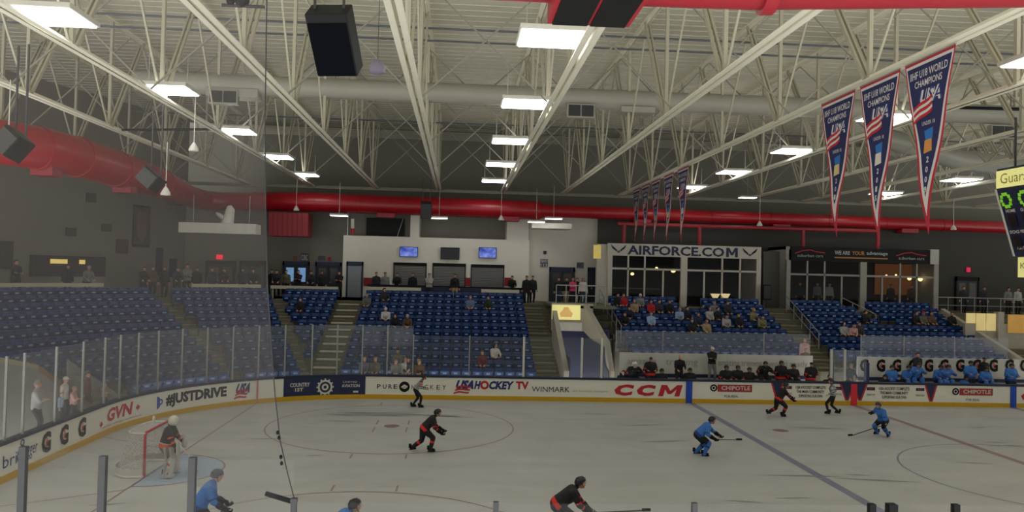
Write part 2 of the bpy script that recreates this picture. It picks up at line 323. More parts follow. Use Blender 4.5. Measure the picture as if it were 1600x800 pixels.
# ================================================================ dasher boards
LA=RC*PI/2
def bpt(s,z=0,off=0):
    if s<0: return Vector((-HW+off,CY+s,z))
    if s<LA:
        a=PI-s/RC; return Vector((CX+(RC-off)*math.cos(a),CY+(RC-off)*math.sin(a),z))
    return Vector((CX+s-LA,HY-off,z))
def s_at(px,z=.6):
    lo,hi=-8.0,70.0
    for _ in range(50):
        m=(lo+hi)/2
        if proj(bpt(m,z))[0]<px: lo=m
        else: hi=m
    return lo
bmap=lambda u,v,w=0: bpt(u,v,w)
def bstrip(mb,s0,s1,z0,z1,o0,o1,mi=0):
    n=max(1,int((min(s1,LA+.1)-s0)/.4)) if s0<LA else 1
    ss=[s0+(min(s1,LA)-s0)*i/n for i in range(n+1)] if s0<LA else [s0]
    if s1>LA or s0>=LA: ss.append(s1)
    vs=[]
    for s_ in ss: vs+=[bpt(s_,z0,o0),bpt(s_,z0,o1),bpt(s_,z1,o1),bpt(s_,z1,o0)]
    fs=[(i*4+j,i*4+(j+1)%4,i*4+4+(j+1)%4,i*4+4+j) for i in range(len(ss)-1) for j in range(4)]
    e=(len(ss)-1)*4; mb.add(vs,fs+[(0,1,2,3),(e+3,e+2,e+1,e)],mi)
SE=66.0
boards=empty('dasher_boards',bpt(LA),label='white rink boards covered in adverts round the left corner and far side',cat='rink boards')
def bobj(name,mb,mats,par=boards,**k):
    o=mb.obj(name,mats,par,**k); o.location=-par.location; return o
def bchild(name,mb,mats,par): return mb.obj(name,mats,par)
m_=MB(); bstrip(m_,-17,SE,0,1.0,-.08,0); pn=bobj('panelling',m_,M('board_white',(226,224,212),.5,0,.03,2))
m_=MB(); bstrip(m_,-17,SE,0,.2,0,.02); bobj('kick_plate',m_,yellow)
m_=MB(); bstrip(m_,-17,SE,1.0,1.09,-.2,.03); bobj('cap_rail',m_,M('cap_navy',(24,34,62),.5))
def ad(name,label,fn,mats):
    m_=MB(); fn(m_); o=bobj(name,m_,mats); o['label']=label; return o
S=s_at
def stripe(px,w,mat,label): ad('line_stripe',label,lambda m:bstrip(m,S(px)-w/2,S(px)+w/2,0,1.0,.02,.03),mat)
stripe(1076.6,.3,blue,'blue stripe on the boards, left one'); stripe(1583,.3,blue,'blue stripe on the boards, right one'); stripe(1334,.3,M('stripe_red',(214,40,60),.5),'red centre stripe on the boards')
stripe(402,.07,M('stripe_red2',(200,120,120),.5),'thin red goal line stripe on the boards')
def gletter(m,s,w=.42,z0=.3,z1=.92,fn=bmap):
    text(m,'G',fn,s-w/2,s+w/2,z0,z1,.012,.05,0)
    h=z1-z0; m.prism([(s-.03,z0+h*.42),(s+.03,z0+h*.2),(s+.04,z0+h*.5),(s+.09,z0+h*.5),(s-.0,z0+h*.82),(s+.0,z0+h*.55),(s-.05,z0+h*.55)],fn,.013,.016,1)
boltr=M('bolt_red',(206,80,66),.5)
for i,px in enumerate((72,100,128)): ad('advert',['leftmost black G advert','middle black G advert','right black G advert'][i]+' on the curved boards',lambda m:gletter(m,S(px),.52),[blk,boltr])
def ring2(m,s,z,r0,r1,fn=bmap,mi=0,n=20,w=.012):
    m.grid(lambda u,v:fn(s+(r0+(r1-r0)*v)*math.cos(2*PI*u),z+(r0+(r1-r0)*v)*math.sin(2*PI*u),w),n,1,mi)
def f_(m):
    text(m,'bri',bmap,S(4),S(26),.38,.72,.012,.0); text(m,'gger',bmap,S(42),S(58),.33,.7,.012,.0); ring2(m,S(34),.55,.2,.25); ring2(m,S(34),.88,.06,.1)
ad('advert','navy script lettering with ring logo at the far left of the boards',f_,bluetxt)
def leaf(m,s,z,r,mi=0):
    pts=[(0,1),(.22,.6),(.5,.72),(.42,.3),(.95,.35),(.8,0),(.5,-.35),(.1,-.4),(.06,-.9),(-.06,-.9),(-.1,-.4),(-.5,-.35),(-.8,0),(-.95,.35),(-.42,.3),(-.5,.72),(-.22,.6)]
    m.prism([(s+a*r,z+b_*r) for a,b_ in pts],bmap,.01,.013,mi)
ad('advert','red GVN lettering between two maple leaves',lambda m:(text(m,'GVN',bmap,S(167),S(206),.42,.88,.012,.04,0,.2),leaf(m,S(158),.42,.13),leaf(m,S(215),.6,.14),text(m,'global village network',bmap,S(160),S(222),.26,.34,.012,0,0)),redtxt)
def f_(m):
    m.prism([(S(245),.35),(S(250),.45),(S(249),.8),(S(245),.85)],bmap,.01,.013,0); ring2(m,S(250.5),.62,.06,.12); text(m,'#JUSTDRIVE',bmap,S(259),S(354),.33,.87,.012,.05,1)
ad('advert','black hashtag #JUSTDRIVE lettering with small blue logo',f_,[blue,blk])
def usalogo(m,s0,s1,z0,z1,fn=bmap,w=.012,sl=.35,off=1):
    W_=s1-s0;H_=z1-z0
    text(m,'USA',fn,s0+W_*.12,s1,z0+H_*.38,z1,w,.06,0,sl)
    for i in range(3):
        a=z0+H_*(.02+.2*i); m.grid(lambda u,v:fn(s0+W_*(u*.72+i*.06),a+H_*(.06*math.sin(u*5)+.12*u)+v*H_*.11,w+.003),8,1,1)
ad('advert','navy and red USA logo left of the goal line stripe',lambda m:usalogo(m,S(366),S(392),.25,.92),[bluetxt,redtxt])
def f_(m):
    bstrip(m,S(443),S(571),.2,1.0,.004,.01,0); text(m,'COUNTRY',bmap,S(453),S(484),.6,.78,.014,.03,1); text(m,'1ST',bmap,S(461),S(474),.4,.56,.014,.03,1)
    ring2(m,S(508),.55,.24,.32,mi=1,w=.014); ring2(m,S(508),.55,.07,.15,mi=1,w=.014)
    for k in range(12):
        a=2*PI*k/12; m.prism([(S(508)+math.cos(a+d)*r,.55+math.sin(a+d)*r) for d,r in((-.1,.3),(-.08,.38),(.08,.38),(.1,.3))],bmap,.012,.015,1)
    text(m,'UNITED',bmap,S(536),S(558),.72,.8,.014,0,1); text(m,'AVIATION',bmap,S(534),S(562),.52,.66,.014,.02,1); bstrip(m,S(552),S(560),.28,.36,.012,.015,1)
ad('advert','navy advert panel with white gear emblem',f_,[navy,white])
def f_(m):
    for i,(c,px) in enumerate(zip('PURE',(592,601,610,618))): text(m,c,bmap,S(px)-.08,S(px)+.08,.46,.66,.012,.01,0)
    ring2(m,S(632),.56,.0,.24); ring2(m,S(632),.56,.05,.1,mi=1,w=.016)
    text(m,'~',bmap,S(632)-.14,S(632)+.14,.5,.62,.018,.04,1)
    for i,(c,px) in enumerate(zip('HOCKEY',(646,656,666,675,685,694))): text(m,c,bmap,S(px)-.08,S(px)+.08,.46,.66,.012,-.005,0)
ad('advert','black spaced PURE HOCKEY lettering with round black logo',f_,[blk,white])
def f_(m):
    usalogo(m,S(709),S(742),.25,.9); text(m,'H',bmap,S(742),S(750),.5,.88,.012,.05,0,.2); ring2(m,S(757),.69,.1,.2,mi=1); text(m,'CKEY',bmap,S(764),S(802),.5,.88,.012,.05,0,.2); text(m,'TV',bmap,S(806),S(826),.52,.88,.012,.05,1)
ad('advert','navy and red USA HOCKEY TV lettering',f_,[bluetxt,redtxt])
ad('advert','thin dark WINMARK lettering',lambda m:(text(m,'WINMARK',bmap,S(831),S(890),.42,.66,.012,0,0)),char)
ad('advert','tiny grey line of lettering left of the CCM advert',lambda m:text(m,'the franchise company',bmap,S(895),S(950),.43,.52,.012,-.01,0),grey)
ad('advert','large slanted red CCM lettering',lambda m:[text(m,c,bmap,S(a),S(b_),.3,.82,.012,.06,0,.3) for c,a,b_ in (('C',960,989),('C',995,1023))]+[letter_m(m,bmap,S(1031),S(1064),.3,.82,.012,0,.3)],redtxt)
def chip(m,a,b_,c):
    bstrip(m,S(a+6),S(b_),.55,.88,.008,.011,1); ring2(m,S(a),.72,.1,.17); ring2(m,S(a),.72,0,.06); text(m,'CHIPOTLE',bmap,S(a+12),S(b_-3),.63,.82,.013,.02,2); text(m,'FOR REAL',bmap,S(c-11),S(c+11),.28,.4,.012,0,0)
burg=M('chip_red',(158,42,48),.5)
ad('advert','dark red CHIPOTLE advert left of centre',lambda m:chip(m,1115,1175,1143),[blk,burg,white])
ad('advert','dark red CHIPOTLE advert right of centre',lambda m:chip(m,1493,1551,1520),[blk,burg,white])
def tri(m,a,b_,top):  # navy wedge with a red edge
    m.prism([(S(a),1.0),(S(b_),1.0),(S((a+b_)/2),.22)],bmap,.008,.011,0); m.prism([(S(a)-.08,1.0),(S(a),1.0),(S((a+b_)/2),.22),(S((a+b_)/2)-.08,.22)],bmap,.008,.011,1); m.prism([(S(b_),1.0),(S(b_)+.08,1.0),(S((a+b_)/2)+.08,.22),(S((a+b_)/2),.22)],bmap,.008,.011,1)
def three(m,a,b_):
    for i,(t,d) in enumerate((('USA HOCKEY COMPLETE',0),('THE MAIN COMMUNITY',2),('SUPPORTING OUR OWN',5))): text(m,t,bmap,S(a+d),S(b_-d),.74-.2*i,.88-.2*i,.012,.02,2)
def badge(m,px):
    bstrip(m,S(px-6),S(px+7),.72,.86,.008,.011,0); bstrip(m,S(px-3),S(px+3),.77,.81,.012,.014,1); text(m,'TEAM USA',bmap,S(px-6),S(px+7),.46,.56,.012,.0,2)
ad('advert','navy wedges and three lines of lettering left of the centre stripe',lambda m:(tri(m,1207,1222,0),tri(m,1314,1333,0),three(m,1243,1290),badge(m,1308),badge(m,1230)),[navy,redtxt,char])
ad('advert','navy wedges and three lines of lettering right of the centre stripe',lambda m:(tri(m,1334,1353,0),tri(m,1447,1462,0),three(m,1373,1421),badge(m,1360),badge(m,1437)),[navy,redtxt,char])
ad('advert','edge of a red letter right of the right blue stripe',lambda m:text(m,'CCM',bmap,S(1595),S(1700),.3,.82,.012,.05,0,.3),redtxt)
# ================================================================ rink glass
haze=glass_mat('rink_glass',(150,154,156),.13); 
def gpanel(p,q,z0,z1,label,group,post=.06,mat=haze,postm=steel,haspost=True,cap=None):
    p=Vector(p);q=Vector(q); e=empty('glass_panel',(p.x,p.y,z0),label=label,cat='rink glass',group=group)
    d=q-p; d.z=0; h=z1-z0
    MB().bar((0,0,h/2),(d.x,d.y,h/2),.014,h,up=(0,0,1)).obj('pane',mat,e)
    if haspost: MB().bar((0,0,0),(0,0,h+.02),post,post,up=(1,0,0)).obj('post',postm,e)
    if cap: MB().bar((0,0,h-.0),(0,0,h+.16),post*1.3,post*1.3,up=(1,0,0)).obj('post_cap',cap,e)
    return e
tall=[12,40,90,132,166,190,218,249,286,325,365,405,446,488,527,566,605,645]
for i in range(len(tall)-1):
    a,b_=bpt(S(tall[i],2),0,-.06),bpt(S(tall[i+1],2),0,-.06)
    gpanel(a,b_,1.09,3.3,'tall clear glass panel with grey post above the curved boards' if tall[i]<450 else 'tall clear glass panel above the straight boards in front of the wide stairs','tall glass panels on the curved boards' if tall[i]<450 else 'tall glass panels in front of the wide stairs')
gpanel(bpt(-6.6,0,-.06),bpt(S(12,2),0,-.06),1.09,3.3,'leftmost tall glass panel over the end boards',None)
shortp=[645,733,818,909,940,955]
for i,l in enumerate(('lower glass panel behind the referee','lower glass panel in front of the maroon and white spectators','lower glass panel ending at the tunnel mouth','glass panel in front of the tunnel mouth','narrow glass panel at the right side of the tunnel mouth')):
    gpanel(bpt(S(shortp[i],1.5),0,-.06),bpt(S(shortp[i+1],1.5),0,-.06),1.09,2.9,l,None,post=.09 if i>1 else .05,mat=haze if i>2 else glass_mat('rink_glass_clear_%d'%i,(150,154,156),.05),postm=white if i>1 else steel)
# ================================================================ roof trusses
TX=[-36.45,-32.4,-28.28,-24.15,-20.1,-15.9,-11.95,-8.08,-4.05,.45,4.5,8.6,12.7,16.8]
BZ,TZ=11.1,15.25; ny=[2.55+5.9*k for k in range(-4,5)]; YE=29.2
chordm=M('chord_cream_lit',(232,228,208),.5,0,.04,2); webm=M('web_cream_shaded',(176,171,150),.55,0,.06,3)  # one cream paint, lightened on chords and darkened on webs to paint the light
tr=empty('roof_truss',(0,0,0),cat='roof truss',label='x')
def chord(z,w,hgt,y0,y1):
    m_=MB()
    for s in(-1,1):
        m_.box((s*.03,y0,z),(s*(.03+w),y1,z+.02)); m_.box((s*.03,y0,z),(s*.045,y1,z+hgt))
    return m_
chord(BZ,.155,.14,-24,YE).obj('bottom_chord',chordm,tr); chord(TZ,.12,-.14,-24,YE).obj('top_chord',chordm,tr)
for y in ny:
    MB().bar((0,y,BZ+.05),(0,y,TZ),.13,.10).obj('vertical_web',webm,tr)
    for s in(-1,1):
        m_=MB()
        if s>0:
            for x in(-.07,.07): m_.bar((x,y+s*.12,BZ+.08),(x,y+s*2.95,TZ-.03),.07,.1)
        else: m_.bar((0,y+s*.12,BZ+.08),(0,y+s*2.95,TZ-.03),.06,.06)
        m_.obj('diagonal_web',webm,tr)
names=['far left beyond the red duct','leftmost in full view','second from the left','third from the left','left of the wide middle gap','crossing the lamp row at the middle','right of the middle','carrying the pennants','right of the pennants','fifth from the right','fourth from the right','third from the right','second from the right','farthest right']
for i,x in enumerate(TX):
    r=tr if i==0 else dup(tr)
    r.location=(x,0,0); tag(r,'cream steel roof truss, '+names[i],group='roof trusses')
# sway braces
br=empty('sway_brace',cat='brace',label='thin crossed cream rods between two roof trusses',group='crossed rods between roof trusses'); w_=4.05
MB().bar((0,0,BZ+.1),(w_,0,TZ-.1),.05).bar((0,.05,TZ-.1),(w_,.05,BZ+.1),.04).obj('cross_rods',M('rod_grey',(140,137,124),.6),br)
first=True
for i in range(len(TX)-1):
    for y in (1.6,10.2,18.5,26.5):
        r=br if first else dup(br); first=False; r.location=(TX[i],y,0); r.scale=((TX[i+1]-TX[i])/w_,1,1)
# end girder + columns of the truss ends
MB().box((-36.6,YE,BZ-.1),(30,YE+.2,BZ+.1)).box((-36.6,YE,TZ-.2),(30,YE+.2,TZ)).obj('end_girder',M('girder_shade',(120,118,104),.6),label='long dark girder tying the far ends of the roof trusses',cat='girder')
mb=MB()
# sprinkler pipes
pipem=M('pipe_blue_grey',(86,92,98),.5)
for y,z,l in ((6.7,14.55,'farther thin dark pipe under the roof deck'),(5.3,14.6,'nearer thin dark pipe under the roof deck'),(20,13.9,'dark pipe under the deck beyond the cream duct')):
    MB().tube([(-36,y,z),(30,y,z)],.04,8).obj('sprinkler_pipe',pipem,label=l,cat='pipe')
MB().tube([(at(160,202,5).x-1,9,at(160,202,9).z),(at(330,202,9).x,9,at(330,202,9).z)],.05,8).obj('cable_tray',blk,label='black bar crossing two trusses at the left',cat='bar')
MB().tube([at(1500,168,4),at(1640,172,4)],.06,8).obj('cable_tray',blk,label='black bar beside the right-hand pennant',cat='bar')
# ================================================================ lamps
lampm=M('lamp_glow',(246,248,250),.5,noise=0,emit=LAMP)
lp=empty('ceiling_light',cat='ceiling light',label='x')
MB().box((-.8,-.75,0),(.8,.75,.12)).obj('housing',white,lp,bevel=.02)
MB().box((-.74,-.68,-.03),(.74,.68,0)).obj('diffuser',lampm,lp)
MB().bar((-.6,0,.1),(-.6,0,1.2),.025).bar((.6,0,.1),(.6,0,1.2),.025).obj('hanger',steel,lp)
ul=bpy.data.lights.new('ceiling_fill','AREA'); ul.shape='RECTANGLE'; ul.size=1.4; ul.size_y=1.3; ul.energy=FILL; ul.color=(1,.985,.93)  # upward fill added on each fixture to brighten the roof deck
uo=bpy.data.objects.new('ceiling_fill',ul); COL.objects.link(uo); uo.parent=lp; uo.location=(0,0,.15); uo.rotation_euler=(PI,0,0)
rows=[(-28.1,'left row'),(-16.63,'middle row'),(-4.3,'right row behind the pennants'),(8.2,'outer right row')]
ordn=['nearest','second nearest','third nearest','fourth nearest','farthest']
first=True
for x,l in rows:
    for j,y in enumerate((-4.8,2.6,10.2,17.7,25.3)):
        r=lp if first else dup(lp); first=False; r.location=(x,y,11.42); tag(r,'glowing rectangular roof lamp, %s in the %s'%(ordn[j],l),group='roof lamps')
sl=empty('soffit_light',cat='ceiling light',label='x'); MB().box((-.55,-.3,0),(.55,.3,.1)).obj('housing',white,sl); MB().box((-.52,-.27,-.03),(.52,.27,0)).obj('diffuser',M('small_lamp_glow',(240,242,240),.5,noise=0,emit=4),sl); MB().bar((0,0,.1),(0,0,2.1),.03).obj('hanger',steel,sl)
for i,(x,y,l) in enumerate(((530,337,'small white lamp under the red duct, leftmost'),(686,341,'small white lamp under the red duct beside the black speaker'),(838,347,'small white lamp under the duct by the wide pilaster, lower one'),(865,342,'small white lamp under the duct by the wide pilaster, upper one'),(1168,309,'small lamp behind the pennants'))):
    r=sl if i==0 else dup(sl); r.location=at(x,y,27); tag(r,l)
# ================================================================ ducts
duct=M('duct_red',(158,16,30),.35,0,.06,1.5); duct2=M('duct_red_dim',(140,26,38),.45,0,.06,1.5)
path=[at(px,py,Z=10.04) for px,py in ((-170,203),(0,222),(90,238),(160,257),(250,286),(322,313))]
pr_=[p.copy() for p in path]
far=[Vector((x,28.55,10.04+(x+29.5)*-.0065)) for x in (-29.5,-26,-22,-18,-13.5)]
def smooth(pts,n=5):
    o=[]
    for i in range(len(pts)-1):
        a=pts[max(i-1,0)];b_=pts[i];c=pts[i+1];d=pts[min(i+2,len(pts)-1)]
        for k in range(n):
            t=k/n; o.append(.5*((2*b_)+(c-a)*t+(2*a-5*b_+4*c-d)*t*t+(3*b_-a-3*c+d)*t**3))
    return o+[pts[-1]]
full=smooth(pr_+far)
e=empty('red_duct',(-13.5,28.55,9.94),label='long round red air duct curving from the left wall along the far side',cat='air duct'); o0=e.location
DR=[.80 if i<17 else max(.607,.80-.022*(i-17)) for i in range(len(full))]
MB().tube([p-o0 for p in full],DR,24).tube([Vector((-13.7,28.55,9.93))-o0,Vector((-13.0,28.55,9.93))-o0,Vector((20,28.55,9.72))-o0],[.607,.41,.39],24).obj('duct_run',duct,e,smooth=True)
for i in range(4,len(full)-1,4):
    p=full[i];d=(full[i+1]-full[i-1]).normalized()*.06; MB().tube([p-o0-d,p-o0+d],DR[i]+.03,24).obj('joint_band',duct,e,smooth=True)
for x in (-10,-6,-2,2,6,10,14): MB().tube([Vector((x-.05,28.55,9.845-x*.0064))-o0,Vector((x+.05,28.55,9.845-x*.0064))-o0],.425,24).obj('joint_band',duct,e,smooth=True)
for px in (603,797,1003,1220,1420): 
    p=at(px,352,28.3); zz=9.36 if px<860 else 9.42-(px-1000)*.0002
    MB().box((p.x-.58,28.1,zz-.2),(p.x+.58,29.0,zz+.1)).obj('air_outlet',duct2,e,bevel=.02).location=-o0
for p in (full[9],full[17]):
    MB().box((p.x-.4,p.y-.4,9.05),(p.x+.4,p.y+.4,9.5)).obj('air_outlet',duct2,e).location=-o0
a_=at(420,331,28.0);c_=at(481,370,28.0)
mbx=MB().box((a_.x,28.0,c_.z),(c_.x,29.4,a_.z))
for k in range(7): mbx.bar((a_.x+.3+k*.3,27.97,c_.z),(a_.x+.3+k*.3,27.97,a_.z),.05)
mbx.obj('plenum_box',duct2,e,bevel=.02).location=-o0
# near red duct with grille
e=empty('red_duct',(-16,-13.7,10.1),label='red duct crossing close overhead at the top of the picture',cat='air duct'); o0=e.location
MB().tube([Vector((-20.5,-13.9,10.0))-o0,Vector((-17.5,-13.96,9.98))-o0,Vector((-15.2,-14.1,9.96))-o0,Vector((-12,-14.65,9.96))-o0,Vector((-9,-15.3,9.96))-o0],.8,24).obj('duct_run',duct2,e,smooth=True)
MB().tube([Vector((-15.1,-14.1,9.96))-o0,Vector((-14.95,-14.13,9.96))-o0],.86,24).obj('joint_band',duct2,e,smooth=True)
g0=at(878,24,Y=-14.6);g1=at(1003,30,Y=-14.6)
e2=MB().box((g0.x-.06,-14.9,9.0),(g1.x+.06,-13.6,9.55)).obj('grille_box',duct2,e); e2.location=-o0
gm=MB(); mid=(g0.x+g1.x)/2
for a1,a2 in ((g0.x,mid-.02),(mid+.02,g1.x)): gm.box((a1,-14.88,8.98),(a2,-13.62,9.02))
gm.box((g0.x,-14.96,9.04),(mid-.02,-14.9,9.5)).box((mid+.02,-14.96,9.04),(g1.x,-14.9,9.5)); gm.obj('grille',blk,e).location=-o0
# cream duct
e=empty('cream_duct',(-10,8.6,13),label='large cream duct crossing between the roof trusses',cat='air duct'); o0=e.location
MB().tube([Vector((x,8.6,13.0))-o0 for x in (-31.5,-20,-8,4,16,24)],.4,20).obj('duct_run',beige,e,smooth=True)
MB().box((-21.5-7.2,8.2,12.45),(-27.5+.8,9.0,12.8)).obj('duct_offset',beige,e,bevel=.03).location=-o0
MB().box((-12.3,8.2,12.45),(-10.9,9.0,12.7)).obj('duct_offset',beige,e,bevel=.03).location=-o0
for px,py in ((348,150),(908,172),(1570,205)):
    p=at(px,py,8.1); MB().box((p.x-.5,8.08,p.z-.24),(p.x-.03,8.16,p.z+.2)).box((p.x+.03,8.08,p.z-.24),(p.x+.5,8.16,p.z+.2)).obj('vent',char,e).location=-o0
    MB().box((p.x-.56,8.12,p.z-.3),(p.x+.56,8.4,p.z+.26)).obj('vent_frame',beige,e).location=-o0
# grey round ducts at far right
MB().tube([at(1380,215,14),at(1500,250,14),at(1640,268,14)],.5,16).obj('grey_duct',M('duct_grey',(150,148,138),.5,.2),smooth=True,label='grey duct section above the scoreboard',cat='air duct')
# thin red frame over suites
m_=MB(); y=27.6; zz=at(1150,355,y).z; x0,x1=at(965,355,y).x,at(1372,355,y).x; m_.tube([(x0,y,zz),(x1,y,zz)],.13,10)
for px in (975,1093,1255,1372): xx=at(px,355,y).x; m_.tube([(xx,y,zz),(xx,y,7.75)],.13,10)
m_.obj('red_pipework',duct2,label='thin red pipe with four drops above the glazed suites',cat='pipe')
# ================================================================ concourse fittings
def rel(c): return lambda m_: m_
def local_obj(name,mb,mats,e,**k): o=mb.obj(name,mats,e,**k); o.location=-e.location; return o
# TVs
tvg=bpy.data.materials.new('screen_blue'); tvg.use_nodes=True; nt=tvg.node_tree; b=nt.nodes['Principled BSDF']; n=nt.nodes.new('ShaderNodeTexNoise'); n.inputs['Scale'].default_value=2.2
tc=nt.nodes.new('ShaderNodeTexCoord'); nt.links.new(tc.outputs['Object'],n.inputs[0]); cr=nt.nodes.new('ShaderNodeValToRGB'); cr.color_ramp.elements[0].color=(.01,.03,.35,1); cr.color_ramp.elements[0].position=.35; cr.color_ramp.elements[1].color=(.25,.35,.9,1); cr.color_ramp.elements[1].position=.68
nt.links.new(n.outputs['Fac'],cr.inputs[0]); nt.links.new(cr.outputs[0],b.inputs['Emission Color']); b.inputs['Emission Strength'].default_value=.8; b.inputs['Base Color'].default_value=(.01,.01,.02,1)
for (x0,y0,x1,y1,m,l) in ((624,386,653,401,tvg,'lit blue wall television on the left of three'),(688,387,718,405,M('screen_off',(10,12,24),.2),'dark switched-off wall television in the middle of three'),(748,387,776,403,tvg,'lit blue wall television on the right of three')):
    a_=at(x0,y1,Yc-.25);c_=at(x1,y0,Yc-.25); e=empty('wall_television',(0,Yc-.2,0),label=l,cat='television'); e.location=((a_.x+c_.x)/2,Yc-.2,(a_.z+c_.z)/2); w=(c_.x-a_.x)/2;h=(c_.z-a_.z)/2
    MB().box((-w,0,-h),(w,.08,h)).obj('casing',blk,e,bevel=.01); MB().box((-w*.94,-.01,-h*.9),(w*.94,0,h*.92)).obj('screen',m,e); MB().box((-.1,.08,-.1),(.1,.22,.1)).obj('bracket',char,e)
# shutters
for (x0,x1,y0,l) in ((614,667,413,'left grey roller shutter of the concession wall'),(675,728,414,'middle grey roller shutter of the concession wall'),(735,788,416,'right grey roller shutter of the concession wall')):
    a_=at(x0,448,Yc);c_=at(x1,y0,Yc); e=empty('roller_shutter',((a_.x+c_.x)/2,Yc,a_.z),label=l,cat='shutter'); w=(c_.x-a_.x)/2;h=c_.z-a_.z
    s_=MB(); n_=14
    for i in range(n_): s_.box((-w+.08,-.06,h*i/n_),(w-.08,-.03,h*(i+.86)/n_))
    s_.obj('slats',shut,e); MB().box((-w,-.09,0),(-w+.08,-.01,h)).obj('guide_rail',char,e); MB().box((w-.08,-.09,0),(w,-.01,h)).obj('guide_rail',char,e); MB().box((-w,-.12,h-.12),(w,-.01,h+.08)).obj('hood',blk,e)
# low navy wall + rails + ledges
a_=at(575,447,25.6);c_=at(822,447,25.6)
MB().box((a_.x,25.5,CZ),(c_.x,25.65,4.82)).obj('half_wall',navy,label='navy half wall behind the middle stand',cat='wall'); MB().box((a_.x-.05,25.45,4.82),(c_.x+.05,25.7,4.9)).obj('hand_rail',blk,label='black top rail on the navy half wall',cat='rail')
redb=M('red_band',(150,20,30),.6)
for p0,p1,l in ((568,582,'red wall band right of the grey door'),(727,735,'red wall band between the middle and right shutters'),(788,800,'red wall band right of the right shutter')):
    a_=at(p0,447,Yc-.03);c_=at(p1,434,Yc-.03); MB().box((a_.x,Yc-.05,a_.z),(c_.x,Yc-.005,c_.z)).obj('wall_band',redb,label=l,cat='wall band')
def ledge(p0,p1,y0,label,Y=24.7):
    a_=at(p0,y0,Y);c_=at(p1,y0,Y); m_=MB(); m_.box((a_.x,Y-.22,a_.z-.14),(c_.x,Y+.22,a_.z+.04)); e=empty('counter_ledge',((a_.x+c_.x)/2,Y,CZ),label=label,cat='counter')
    local_obj('top',m_,cream,e)
    for x in (a_.x+.1,(a_.x+c_.x)/2,c_.x-.1): local_obj('leg',MB().bar((x,Y,CZ-.1),(x,Y,a_.z-.1),.08),cream,e)
ledge(575,658,449,'cream counter ledge behind the left part of the middle stand'); ledge(752,811,453,'cream counter ledge behind the right part of the middle stand'); ledge(424,528,447,'cream counter ledge behind the wedge of seats')
def arcledge(a0,a1,label):
    r=20.7;z=4.75;m_=MB();sector(m_,r,r+.45,math.radians(a0),math.radians(a1),z-.16,z+.02,10); e=empty('counter_ledge',pol(r,math.radians((a0+a1)/2),CZ),label=label,cat='counter'); local_obj('top',m_,cream,e)
    for i in range(5):
        p=Vector(pol(r+.2,math.radians(a0+(a1-a0)*(i+.5)/5),0)); local_obj('leg',MB().bar((p.x,p.y,CZ-.6),(p.x,p.y,z-.14),.08),cream,e)
arcledge(113,123.5,'curved cream counter ledge above the corner stand'); arcledge(136,156,'curved cream counter ledge at the far left above the seats')
# doors
def door(n_,x0,x1,y0,y1,Y,label,face,frame,double=False,glow=None):
    a_=at(x0,y1,Y);c_=at(x1,y0,Y); w=(c_.x-a_.x)/2;h=c_.z-CZ; e=empty('door_%d'%n_,((a_.x+c_.x)/2,Y,CZ),label=label,cat='door',kind='structure')
    MB().box((-w,-.1,0),(-w+.1,.02,h)).box((w-.1,-.1,0),(w,.02,h)).box((-w,-.1,h-.28),(w,.02,h)).obj('frame',frame,e)
    k=2 if double else 1
    for i in range(k):
        q0=-w+.1+(2*w-.2)*i/k;q1=q0+(2*w-.2)/k
        lf_=MB().box((q0+.01,-.06,0),(q1-.01,0,h-.29)).obj('leaf',face,e)
        if double: MB().box((q0+.14,-.075,h*.4),(q1-.14,-.055,h-.42)).obj('glazing',glow or M('door_glass',(52,54,56),.2),lf_)
        MB().box((q1-.2 if i==0 else q0+.12,-.12,h*.38),(q1-.14 if i==0 else q0+.18,-.06,h*.43)).obj('handle',steel,lf_)
door(1,540,568,409,469,Yc-.02,'grey single door with dark navy head left of the shutters',doorg,navy)
glowb=M('doorway_daylight',(120,160,205),.4,noise=.5,scale=3,emit=.55)
door(2,441,484,409,447,30.95,'double doors with bright blue daylight behind',M('door_dark',(40,44,52),.5),navy,True,glowb)
door(3,492,534,410,447,30.95,'dark double doors beside the concession wall',M('door_dark',(40,44,52),.5),navy,True)
door(4,857,898,418,471,29.95,'dark double doorway above the tunnel',M('door_dark',(40,44,52),.5),navy,True,M('door_glass2',(60,58,54),.3))
door(5,917,931,418,471,29.9,'narrow dark door left of the white suite wall',M('door_dark',(40,44,52),.5),navy)
door(6,1492,1529,433,461,29.35,'dark double doorway with window panes at the far right',M('door_dark2',(26,27,28),.5),blk,True,M('door_glass3',(66,62,56),.3))
def sign(x0,y0,x1,y1,Y,m,label,txt=None,tm=None,name='wall_sign',cat='sign',frame=None):
    a_=at(x0,y1,Y);c_=at(x1,y0,Y); e=empty(name,((a_.x+c_.x)/2,Y,(a_.z+c_.z)/2),label=label,cat=cat); w=(c_.x-a_.x)/2;h=(c_.z-a_.z)/2
    MB().box((-w,-.03,-h),(w,.02,h)).obj('panel',m,e)
    if frame: MB().box((-w-.03,-.02,-h-.03),(w+.03,.04,h+.03)).obj('frame',frame,e)
    if txt:
        tm_=MB(); fn=plane((0,-.031,0),(1,0,0),(0,0,1))
        for i,t in enumerate(txt):
            hh=2*h/len(txt); v1=h-hh*i-hh*.15; text(tm_,t,fn,-w*.88,w*.88,v1-hh*.7,v1,.004,.02)
        tm_.obj('lettering',tm or white,e)
    return e
exitm=M('exit_red',(230,40,60),.5,noise=0,emit=.8)
sign(338,398,348,405,30.9,exitm,'glowing red exit sign at the left doors',name='exit_sign'); sign(1510,418,1516,425,29.3,M('exit_red2',(200,20,70),.5,noise=0,emit=.7),'small glowing red exit sign above the far right doorway',name='exit_sign')
